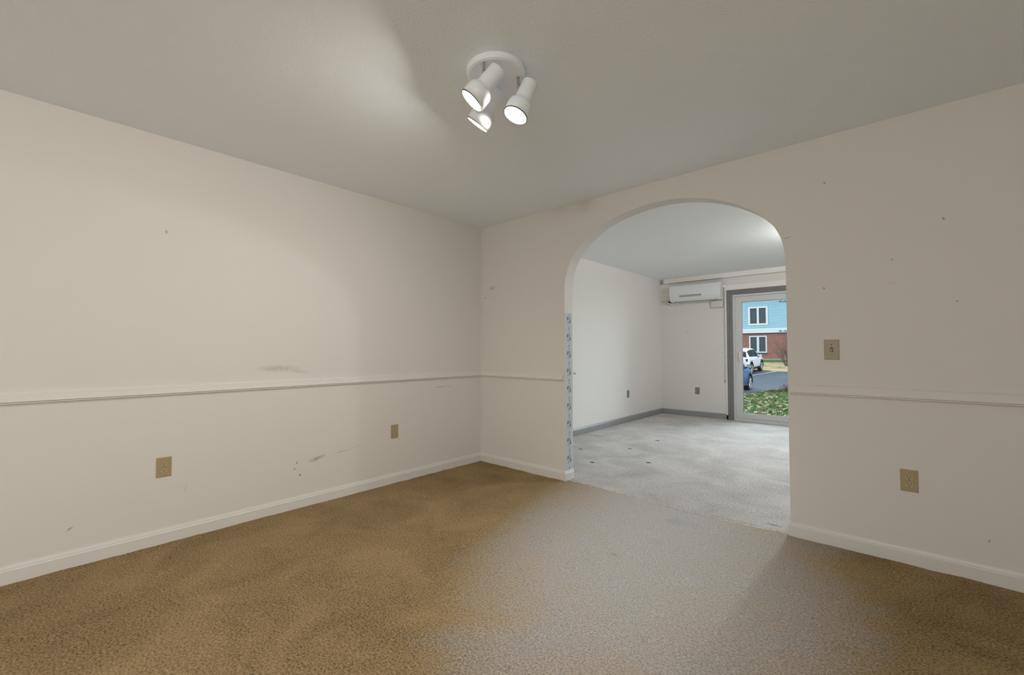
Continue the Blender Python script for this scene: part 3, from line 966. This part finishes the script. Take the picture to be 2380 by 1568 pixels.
struct(strip_mesh('dry_lawn', frange(29.95, 42.0, 0.3), lambda y: -25, lambda y: 22, 24, MT['dry_grass'], 0.004, 0.012), 'dry straw-coloured lawn before the apartment building')
struct(strip_mesh('green_lawn_strip', frange(38.8, 41.95, 0.3), lambda y: -25, lambda y: 22, 12, MT['green_strip'], 0.022, 0.012), 'thin green grass strip along the apartment building')
# parking bay line
bm = bmesh.new()
ln = [(-3.526 + (y - 26.7) * 0.198, y) for y in frange(24.9, 29.85, 0.45)]
vv = [(bm.verts.new((x - 0.08, y, gz(y) + 0.018)), bm.verts.new((x + 0.08, y, gz(y) + 0.018))) for x, y in ln]
for a, b in zip(vv, vv[1:]):
    bm.faces.new((a[0], a[1], b[1], b[0]))
r = bmesh.ops.solidify(bm, geom=list(bm.faces), thickness=0.006)
struct(obj('parking_line', bm, MT['line']), 'white painted parking bay line')

# grass blades in the part of the lawn near the door's view
vs_, fs = [], []
for k in range(44000):
    y = 6.0 + 14.0 * rnd.random() ** 0.8
    xc = 1.15 - (y - 7.0) * 0.185
    x = xc + (rnd.uniform(-1.3, 1.6) if k < 26000 else rnd.uniform(1.6, 6.0))
    if x < edge_x(y) + 0.02:
        continue
    a = rnd.uniform(0, PI)
    hgt = rnd.uniform(0.03, 0.075)
    wd = rnd.uniform(0.004, 0.010)
    lx, ly = rnd.uniform(-0.03, 0.03), rnd.uniform(-0.03, 0.03)
    z = gz(y) + 0.025
    i = len(vs_)
    vs_ += [(x - wd * math.cos(a), y - wd * math.sin(a), z), (x + wd * math.cos(a), y + wd * math.sin(a), z), (x + lx, y + ly, z + hgt)]
    fs.append((i, i + 1, i + 2))
me = bpy.data.meshes.new('grass_blades')
me.from_pydata(vs_, [], fs)
o = link('grass_blades', me, MT['blade'], lawn)
o['label'] = 'short green grass blades'
o['kind'] = 'stuff'

# fallen leaves: lobed, curled
def leaf_geo(L, curl, seed):
    r_ = random.Random(seed)
    out = [(-0.5, 0.0), (-0.32, 0.14), (-0.22, 0.09), (-0.05, 0.26), (0.05, 0.13), (0.22, 0.24), (0.30, 0.10), (0.5, 0.02)]
    ring = out + [(x, -y) for x, y in out[-2:0:-1]]
    pts = []
    for x, y in ring:
        x2, y2 = x + r_.uniform(-.03, .03), y + r_.uniform(-.03, .03)
        pts.append((x2 * L, y2 * L, curl * L * (y2 * y2 * 3.5 + x2 * x2 * 0.9)))
    mid = [(x * L, 0, 0.0 + curl * L * x * x * 0.9) for x in (-0.3, 0.0, 0.3)]
    verts = pts + mid
    n0 = len(pts)
    faces = []
    h2 = n0 // 2
    for k in range(n0):
        x = (verts[k][0] + verts[(k + 1) % n0][0]) / 2
        m_ = n0 + (0 if x < -0.15 * L else 1 if x < 0.15 * L else 2)
        faces.append((k, (k + 1) % n0, m_))
    faces += [(n0, n0 + 1, 3), (n0 + 1, n0 + 2, 5), (n0, n0 + 1, n0 - 3), (n0 + 1, n0 + 2, n0 - 5)]
    return verts, faces
leaf_meshes = []
for k in range(6):
    v_, f_ = leaf_geo(0.125 + 0.02 * (k % 3), (0.5, 0.9, 0.3)[k % 3], k)
    me = bpy.data.meshes.new('fallen_leaf')
    me.from_pydata(v_, [], f_)
    me.materials.append(MT['leaf_tan'] if k < 4 else MT['leaf_brown'])
    leaf_meshes.append(me)
def leaf_spot():
    for tries in range(60):
        y = 7.4 + 12.3 * rnd.random()
        xc = 1.02 - (y - 7.8) * 0.175
        x = xc + rnd.uniform(-0.75, 0.85) * (0.55 + 0.05 * y)
        if mnoise.noise(Vector((x * 1.7, y * 0.9, 3.0))) + rnd.uniform(-0.35, 0.6) < 0.0:
            continue
        if math.hypot(x + 0.28, y - 18.3) < 0.45 or math.hypot(x + 0.62, y - 17.7) < 0.4:
            continue
        if any(abs(x - a) < 0.12 and abs(y - b) < 0.12 for a, b in taken):
            continue
        if x > edge_x(y) + 0.03:
            taken.append((x, y))
            return
taken = []
for _ in range(500):
    leaf_spot()
spots = sorted(taken, key=lambda p: p[1])
spots += [(1.9 + rnd.uniform(0, 5.0) - (y - 7.8) * 0.1, y) for y in (rnd.uniform(7.4, 19.0) for _ in range(420))]
for k, (x, y) in enumerate(spots[:180]):
    o = bpy.data.objects.new('fallen_leaf', leaf_meshes[rnd.choice((0, 1, 2, 3, 0, 1, 2, 4, 5))])
    o.location = (x, y, gz(y) + 0.05 + rnd.uniform(0, 0.015))
    o.rotation_euler = (rnd.uniform(-.4, .4), rnd.uniform(-.4, .4), rnd.uniform(0, 6.28))
    s = rnd.uniform(0.75, 1.2)
    o.scale = (s, s, s)
    col.objects.link(o)
    if o.data.materials[0] == MT['leaf_brown']:
        tag(o, 'dark brown fallen leaf lying on the lawn outside the patio door', 'leaf', 'dark brown fallen leaves on the lawn')
    else:
        tag(o, 'pale tan fallen leaf lying on the lawn outside the patio door', 'leaf', 'pale tan fallen leaves on the lawn')
vs_, fs, mi = [], [], []
for (x, y) in spots[180:]:
    me = rnd.choice(leaf_meshes)
    mm = Matrix.Translation((x, y, gz(y) + 0.055)) @ Matrix.Rotation(rnd.uniform(0, 6.28), 4, 'Z') @ Matrix.Rotation(rnd.uniform(-.5, .5), 4, 'X')
    i = len(vs_)
    vs_ += [tuple(mm @ v.co) for v in me.vertices]
    for p in me.polygons:
        fs.append(tuple(i + q for q in p.vertices))
        mi.append(1 if me.materials[0] == MT['leaf_brown'] else 0)
me = bpy.data.meshes.new('leaf_litter')
me.from_pydata(vs_, [], fs)
o = link('leaf_litter', me, [MT['leaf_tan'], MT['leaf_brown']])
me.polygons.foreach_set('material_index', mi)
tag(o, 'leaf litter scattered over the far part of the lawn', 'leaf litter')
o['kind'] = 'stuff'

# ------------------------------------------------------------------ shrubs
def shrub(name, loc, hgt, spread, nstem, mat, label, seed, depth=3, rad=0.012):
    r_ = random.Random(seed)
    bm = bmesh.new()
    def grow(p, d, L, r, lev):
        pts = [p]
        q = p.copy()
        for s in range(3):
            d = (d + Vector((r_.uniform(-.25, .25), r_.uniform(-.25, .25), r_.uniform(-.02, .15)))).normalized()
            q = q + d * (L / 3)
            pts.append(q.copy())
        tube(bm, pts, [r, r * .85, r * .7, r * .5], 4)
        if lev < depth:
            for s in range(r_.choice((2, 3))):
                bp_ = pts[r_.choice((1, 2, 3))]
                nd = (d + Vector((r_.uniform(-.8, .8), r_.uniform(-.8, .8), r_.uniform(-.1, .5)))).normalized()
                grow(bp_, nd, L * r_.uniform(.5, .75), r * 0.6, lev + 1)
    for k in range(nstem):
        a = r_.uniform(0, 6.28)
        d = Vector((math.cos(a) * spread, math.sin(a) * spread, 1)).normalized()
        grow(Vector((math.cos(a) * .08, math.sin(a) * .08, 0)), d, hgt * r_.uniform(.4, .55), rad, 0)
    o = obj(name, bm, mat)
    o.location = loc
    return tag(o, label, 'shrub')
shrub('bare_shrub', (-3.12, 34.6, gz(34.6)), 2.5, 0.42, 15, MT['twig'], 'tall leafless twiggy shrub in front of the brick wall', 4, 4, 0.018)
shrub('red_shrub', (-0.28, 18.3, gz(18.3) + 0.02), 0.42, 0.9, 16, MT['red_twig'], 'low dark red shrub at the edge of the lawn', 5, 3, 0.010)
shrub('red_shrub', (-0.62, 17.7, gz(17.7) + 0.02), 0.22, 1.3, 14, MT['red_twig'], 'flat sprawl of red twigs left of the low red shrub', 9, 3, 0.010)

# ------------------------------------------------------------------ apartment building
BY = 42.0
ab = empty('apartment_building', (-6.5, BY, gz(BY)))
tag(ab, 'two-storey apartment building with blue siding above red brick', 'building')
def bc(name, b, mat, parent=ab, bev=0.0):
    bm = bmesh.new()
    box(bm, b[0] + 6.5, b[1] + 6.5, b[2] - BY, b[3] - BY, b[4] - gz(BY), b[5] - gz(BY), bev=bev)
    return obj(name, bm, mat, parent)
BX0, BX1 = -20.0, 8.0
bc('foundation', (BX0, BX1, BY - 0.06, BY + 9, -0.3, 0.43), MT['concrete'])
W1 = (-7.40, -5.75, 3.50, 5.27)
W2 = (-7.34, -5.875, 0.968, 2.537)
PITCHX = 4.6
wins = []
for k in range(-2, 4):
    wins.append((W1, k * PITCHX, 'up')); wins.append((W2, k * PITCHX, 'low'))
def wall_with_holes(name, z0, z1, holes, y0, y1, mat):
    bm = bmesh.new()
    holes = sorted(holes)
    x = BX0
    for (a, b, c, d) in holes:
        box(bm, x + 6.5, a + 6.5, y0 - BY, y1 - BY, z0 - gz(BY), z1 - gz(BY))
        box(bm, a + 6.5, b + 6.5, y0 - BY, y1 - BY, z0 - gz(BY), c - gz(BY))
        if d < z1:
            box(bm, a + 6.5, b + 6.5, y0 - BY, y1 - BY, d - gz(BY), z1 - gz(BY))
        x = b
    box(bm, x + 6.5, BX1 + 6.5, y0 - BY, y1 - BY, z0 - gz(BY), z1 - gz(BY))
    return obj(name, bm, mat, ab)
lowh = [(W2[0] + o_, W2[1] + o_, W2[2], W2[3]) for w_, o_, n_ in wins if n_ == 'low' and BX0 < W2[0] + o_ and W2[1] + o_ < BX1]
uph = [(W1[0] + o_, W1[1] + o_, W1[2], W1[3]) for w_, o_, n_ in wins if n_ == 'up' and BX0 < W1[0] + o_ and W1[1] + o_ < BX1]
wall_with_holes('brick_wall', 0.43, 2.76, lowh, BY, BY + 0.2, MT['brick'])
bc('back_mass', (BX0, BX1, BY + 0.6, BY + 9, 0.43, 6.6), MT['roof'])
bc('brick_cap', (BX0, BX1, BY - 0.03, BY + 0.2, 2.70, 2.77), MT['car_black'])
bc('trim_band', (BX0, BX1, BY - 0.14, BY + 0.2, 2.77, 3.17), MT['ext_white'], bev=0.02)
bc('upper_wall', (BX0, BX1, BY + 0.10, BY + 0.6, 3.17, 6.5), MT['siding'])
z = 3.17
EXPO = 0.102
while z < 6.45:
    segs, x = [], BX0
    for (a, b, c, d) in sorted(uph):
        if c < z + EXPO * 0.5 < d:
            segs.append((x, a)); x = b
    segs.append((x, BX1))
    bm = bmesh.new()
    for a, b in segs:
        v = [bm.verts.new((xx + 6.5, yy - BY, zz - gz(BY))) for xx in (a, b) for yy, zz in ((BY + 0.10, z), (BY - 0.035, z), (BY + 0.055, z + EXPO + 0.012), (BY + 0.10, z + EXPO + 0.012))]
        for f in ((0, 1, 2, 3), (7, 6, 5, 4), (1, 5, 6, 2), (0, 4, 5, 1), (2, 6, 7, 3), (0, 3, 7, 4)):
            bm.faces.new([v[i] for i in f])
    obj('clapboard', bm, MT['siding'], ab)
    z += EXPO
bc('soffit', (BX0 - 0.4, BX1 + 0.4, BY - 0.5, BY + 9.4, 6.5, 6.62), MT['ext_white'])
bm = bmesh.new()
v = [bm.verts.new(c_) for c_ in ((-14.0, -0.7, 6.3), (15.0, -0.7, 6.3), (15.0, 9.6, 6.3), (-14.0, 9.6, 6.3), (-14.0, 4.5, 8.0), (15.0, 4.5, 8.0))]
for f in ((0, 1, 5, 4), (2, 3, 4, 5), (0, 4, 3), (1, 2, 5), (0, 3, 2, 1)):
    bm.faces.new([v[i] for i in f])
obj('roof', bm, MT['roof'], ab)
for (w_, o_, n_) in wins:
    x0, x1, z0, z1 = w_[0] + o_, w_[1] + o_, w_[2], w_[3]
    if x0 < BX0 or x1 > BX1:
        continue
    fw = 0.175 if n_ == 'up' else 0.11
    mw = 0.085 if n_ == 'up' else 0.095
    mid = (x0 + x1) / 2
    yb = BY - 0.05 if n_ == 'up' else BY - 0.02
    bm = bmesh.new()
    for b in ((x0, x0 + fw, z0, z1), (x1 - fw, x1, z0, z1), (x0 + fw, x1 - fw, z0, z0 + fw), (x0 + fw, x1 - fw, z1 - fw, z1), (mid - mw, mid + mw, z0 + fw, z1 - fw)):
        box(bm, b[0] + 6.5, b[1] + 6.5, yb - BY, 0.14, b[2] - gz(BY), b[3] - gz(BY))
    fo = obj('window', bm, MT['ext_white'], ab)
    for a, b in ((x0 + fw, mid - mw), (mid + mw, x1 - fw)):
        bc('pane', (a, b, BY + 0.06, BY + 0.10, z0 + fw, z1 - fw), MT['ext_pane'], fo)
    if n_ == 'low':
        bc('window_sill', (x0 - 0.05, x1 + 0.05, BY - 0.05, BY, z0 - 0.12, z0 - 0.02), MT['roof'])
def flood(x, zc_, y):
    f = bc('flood_light', (x - 0.045, x + 0.045, y - 0.03, y + 0.02, zc_ - 0.04, zc_ + 0.04), MT['flood'])
    for s in (-1, 1):
        bm = bmesh.new()
        lathe(bm, [(0, 0), (0.022, 0), (0.040, 0.07), (0.036, 0.08), (0, 0.08)], 14, Matrix.Translation((x + 6.5 + s * 0.07, y - BY - 0.05, zc_ - gz(BY) - 0.02)) @ Matrix.Rotation(PI * 0.72, 4, 'X') @ Matrix.Rotation(s * 0.3, 4, 'Y'))
        obj('lamp', bm, MT['flood'], f)
for x, zz, y in ((-4.74, 5.63, BY - 0.03), (-4.38, 5.61, BY - 0.03), (-4.75, 2.96, BY - 0.16), (-4.38, 2.95, BY - 0.16)):
    flood(x, zz, y)

# ------------------------------------------------------------------ cars
def lerp_t(tab, x):
    if x <= tab[0][0]:
        return tab[0][1]
    for (a, u), (b, w_) in zip(tab, tab[1:]):
        if x <= b:
            t = (x - a) / (b - a)
            t = t * t * (3 - 2 * t) * 0.4 + t * 0.6
            return u + (w_ - u) * t
    return tab[-1][1]
def car(name, label, loc, pitch, paint, P):
    """local axes: +y forward, +x to the car's right, z up, origin on the ground under the right rear corner line"""
    root = empty(name, loc, (pitch, 0, 0))
    tag(root, label, 'car')
    L, HW = P['L'], P['W'] / 2
    fa, ra, wr = P['front'], P['rear'], P['wr']
    top = lambda y: lerp_t(P['top'], y)
    wid = lambda y: lerp_t(P['wid'], y) * HW
    bot = lambda y: lerp_t(P['bot'], y)
    belt = lambda y: min(lerp_t(P['belt'], y), top(y) - 0.09)
    def sect(y):
        w_, tp, bl = wid(y), top(y), belt(y)
        b = bot(y)
        gl = max(0.0, min(1.0, (tp - bl - 0.10) / 0.4))
        rw = w_ * (0.93 - 0.20 * gl)
        for c_ in (fa, ra):
            R_ = wr + 0.065
            if abs(y - c_) < R_:
                b = max(b, wr + math.sqrt(R_ * R_ - (y - c_) ** 2))
        m = max(b + 0.02, 0.62)
        bl = max(bl, m + 0.06)
        pts = [(0.0, b), (w_ * 0.90, b), (w_ * 0.985, b + 0.035), (w_, m), (w_ * 0.985, (m + bl) / 2), (w_ * 0.955, bl), (w_ * 0.94, bl + 0.012)]
        tp2 = max(tp, bl + 0.06)
        pts += [(w_ * 0.94 + (rw - w_ * 0.94) * 0.5, bl + (tp2 - bl) * 0.52), (rw, tp2 - 0.055), (rw * 0.88, tp2 - 0.018), (rw * 0.5, tp2), (0.0, tp2 + 0.006)]
        return pts
    ys = sorted(set([round(L * k / 46, 3) for k in range(47)] + [round(c_ + s * (wr + 0.065) * f_, 3) for c_ in (fa, ra) for s in (-1, 1) for f_ in (1.001, .999, .93, .8, .55, .25)]))
    bm = bmesh.new()
    rows = []
    for y in ys:
        s = sect(y)
        full = [(x, z_) for x, z_ in s] + [(-x, z_) for x, z_ in s[-2:0:-1]]
        rows.append([bm.verts.new((x, y, z_)) for x, z_ in full])
    for a, b in zip(rows, rows[1:]):
        k = len(a)
        for j in range(k):
            bm.faces.new((a[j], a[(j + 1) % k], b[(j + 1) % k], b[j]))
    bm.faces.new(rows[0]); bm.faces.new(rows[-1][::-1])
    obj('body', bm, paint, root, smooth=True)
    def patch(nm, y0, y1, i0, i1, f0, f1, mat, both=True, off=0.008, n_=8, full_width=False, parent=root):
        objs = []
        for sgn in ((1, -1) if both and not full_width else (1,)):
            bm = bmesh.new()
            rr = []
            for k in range(n_ + 1):
                y = y0 + (y1 - y0) * k / n_
                s = sect(y)
                idx = []
                m_ = 4
                for t_ in range(m_ + 1):
                    q = i0 + f0 + (i1 + f1 - i0 - f0) * t_ / m_
                    i_ = min(int(q), len(s) - 2)
                    fr_ = q - i_
                    idx.append((s[i_][0] + (s[i_ + 1][0] - s[i_][0]) * fr_, s[i_][1] + (s[i_ + 1][1] - s[i_][1]) * fr_))
                if full_width:
                    idx = idx + [(-x, z_) for x, z_ in idx[::-1]]
                rr.append([bm.verts.new((sgn * (x + (off if not full_width else 0)), y, z_ + (off if full_width else 0))) for x, z_ in idx])
            for a, b in zip(rr, rr[1:]):
                for j in range(len(a) - 1):
                    bm.faces.new((a[j], a[j + 1], b[j + 1], b[j]))
            bmesh.ops.solidify(bm, geom=list(bm.faces), thickness=0.004)
            objs.append(obj(nm, bm, mat, parent, smooth=True))
        return objs
    for y0, y1 in P['side_windows']:
        patch('side_window', y0, y1, 6, 8, 0.12, -0.12, MT['car_glass'])
    patch('windshield', P['ws'][0], P['ws'][1], 8, 11, 0.25, -0.02, MT['car_glass'], full_width=True)
    patch('rear_window', P['rw'][0], P['rw'][1], 8, 11, 0.25, -0.02, MT['car_glass'], full_width=True)
    patch('rocker_trim', ra + wr + 0.09, fa - wr - 0.09, 1, 2, 0.3, P.get('sill_top', 0.35), MT[P['sill']], off=0.012)
    if P.get('tail'):
        for sgn in (1, -1):
            bm = bmesh.new()
            x_ = wid(0.12)
            v = [bm.verts.new(c_) for c_ in ((sgn * x_ * 0.55, -0.012, 0.86), (sgn * x_ * 0.98, 0.05, 0.84), (sgn * (x_ * 1.0 + 0.012), 0.36, 0.93), (sgn * (x_ * 1.0 + 0.006), 0.36, 1.02), (sgn * x_ * 0.97, 0.04, 1.01), (sgn * x_ * 0.55, -0.012, 0.93),
                                               (sgn * x_ * 0.55, 0.08, 0.88), (sgn * x_ * 0.9, 0.12, 0.87), (sgn * x_ * 0.9, 0.36, 0.95))]
            bm.faces.new((v[0], v[1], v[4], v[5])); bm.faces.new((v[1], v[2], v[3], v[4]))
            bmesh.ops.solidify(bm, geom=list(bm.faces), thickness=0.02)
            obj('tail_lamp', bm, MT['tail'], root)
        bm = bmesh.new(); box(bm, -HW * 0.6, HW * 0.6, -0.02, 0.05, 0.86, 0.91); obj('tailgate_strip', bm, MT['car_black'], root)
        bm = bmesh.new(); box(bm, -HW * 0.86, HW * 0.86, -0.03, 0.3, 0.27, 0.50, bev=0.04); obj('rear_bumper', bm, MT['car_black'], root)
    # wheels
    for c_ in (fa, ra):
        for sgn in (1, -1):
            xo = sgn * (HW - 0.01)
            mt = Matrix.Translation((xo, c_, wr)) @ Matrix.Rotation(sgn * PI / 2, 4, 'Y')
            bm = bmesh.new()
            R_ = wr
            lathe(bm, [(R_ * 0.66, -0.22), (R_ * 0.92, -0.225), (R_, -0.20), (R_, -0.03), (R_ * 0.94, 0.0), (R_ * 0.70, 0.002), (R_ * 0.66, -0.02), (R_ * 0.66, -0.22)], 40, mt)
            ty = obj('wheel', bm, MT['tyre'], root, smooth=False)
            bm = bmesh.new()
            lathe(bm, [(R_ * 0.69, -0.004), (R_ * 0.69, 0.004), (R_ * 0.62, 0.0), (R_ * 0.60, -0.05)], 40, mt)
            lathe(bm, [(0.0, -0.006), (R_ * 0.16, -0.008), (R_ * 0.19, -0.03)], 20, mt)
            for s in range(5):
                a = 2 * PI * s / 5 + 0.3
                for da in (-0.16, 0.16):
                    p0 = Vector((R_ * 0.15 * math.cos(a), R_ * 0.15 * math.sin(a), -0.02))
                    p1 = Vector((R_ * 0.64 * math.cos(a + da), R_ * 0.64 * math.sin(a + da), -0.012))
                    tube(bm, [mt @ p0, mt @ p1], 0.022, 6)
            obj('rim', bm, MT['rim'], ty)
            bm = bmesh.new()
            lathe(bm, [(0, -0.07), (R_ * 0.62, -0.07)], 24, mt)
            obj('brake_shadow_disc', bm, MT['car_black'], ty)
            bm = bmesh.new()   # dark wheel-arch liner
            ws_ = []
            for k in range(17):
                a = PI * k / 16
                R2 = wr + 0.066
                ws_.append([(sgn * xx, c_ + R2 * math.cos(a), wr + R2 * math.sin(a)) for xx in (HW - 0.34, HW + 0.004)] + [(sgn * (HW + 0.004), c_ + (R2 + P['cladding']) * math.cos(a), wr + (R2 + P['cladding']) * math.sin(a))])
            rows_ = [[bm.verts.new(q) for q in w2] for w2 in ws_]
            for a_, b_ in zip(rows_, rows_[1:]):
                for j in range(2):
                    bm.faces.new((a_[j], a_[j + 1], b_[j + 1], b_[j]))
            obj('wheel_arch', bm, MT['car_black'], root)
    # mirrors, door seams, handles
    my = P['mirror']
    for sgn in (1, -1):
        bm = bmesh.new()
        box(bm, sgn * (HW + 0.02) if sgn > 0 else -(HW + P['mw']), (HW + P['mw']) if sgn > 0 else -(HW + 0.02), my - 0.02, my + 0.10, P['mz'], P['mz'] + 0.15, bev=0.035, seg=3)
        mo = obj('door_mirror', bm, MT['car_black'] if P['mirror_dark'] else paint, root)
        bm = bmesh.new()
        xa, xb = sorted((sgn * (HW + 0.05), sgn * (HW + P['mw'] - 0.015)))
        box(bm, xa, xb, my - 0.026, my - 0.016, P['mz'] + 0.025, P['mz'] + 0.13)
        obj('mirror_glass', bm, MT['car_mirror'], mo)
        bm = bmesh.new()
        tube(bm, [(sgn * (HW * 0.93), my + 0.05, P['mz'] + 0.0), (sgn * (HW + 0.06), my + 0.04, P['mz'] + 0.03)], 0.03, 6)
        obj('mirror_arm', bm, MT['car_black'], mo)
        for y in P['handles']:
            bm = bmesh.new()
            xx = sgn * (wid(y) * 0.985 + 0.012)
            box(bm, xx - 0.012, xx + 0.012, y - 0.09, y + 0.09, 0.865, 0.895, bev=0.008)
            obj('door_handle', bm, paint, root)
    return root
SUV = dict(mw=0.17, L=4.45, W=1.84, front=3.35, rear=0.72, wr=0.35,
           top=[(0.0, 0.98), (0.06, 1.12), (0.30, 1.40), (0.55, 1.54), (1.2, 1.605), (2.0, 1.61), (2.4, 1.57), (2.75, 1.36), (3.15, 1.10), (3.7, 1.02), (4.15, 0.92), (4.35, 0.78), (4.45, 0.62)],
           wid=[(0, 0.80), (0.08, 0.91), (0.35, 0.98), (0.7, 1.0), (3.5, 1.0), (3.95, 0.95), (4.25, 0.82), (4.45, 0.62)],
           bot=[(0, 0.42), (0.25, 0.27), (4.1, 0.25), (4.45, 0.36)], belt=[(0, 1.10), (1.0, 1.06), (2.2, 1.01), (3.1, 0.97), (4.45, 0.8)],
           side_windows=[(0.46, 0.95), (0.97, 1.64), (1.68, 2.72)], ws=(2.44, 3.08), rw=(0.075, 0.42), sill='car_black', tail=True, cladding=0.05,
           mirror=2.50, mz=1.01, mirror_dark=False, handles=(1.05, 1.95))
car('white_suv', 'white hatchback SUV parked nose to the apartment building', (-3.76 - 0.92, 26.68, gz(26.68)), math.atan2(gz(30.0) - gz(27.4), 2.6), MT['car_white'], SUV)
BLUE = dict(SUV)
BLUE.update(mw=0.22, W=1.80, mirror=2.62, mz=1.05, mirror_dark=True, cladding=0.0, sill='rim', sill_top=0.06, tail=True,
            top=[(0.0, 0.98), (0.06, 1.12), (0.30, 1.40), (0.55, 1.54), (1.2, 1.605), (2.0, 1.61), (2.4, 1.56), (2.75, 1.34), (3.10, 1.12), (3.55, 1.02), (3.9, 0.92), (4.25, 0.78), (4.45, 0.60)])
car('blue_car', 'dark blue car parked nearest the patio door, cut off by the door frame', (-1.88 - 0.90, 18.93 - 3.35, gz(18.0)), math.atan2(gz(18.9) - gz(16.3), 2.6), MT['car_blue'], BLUE)
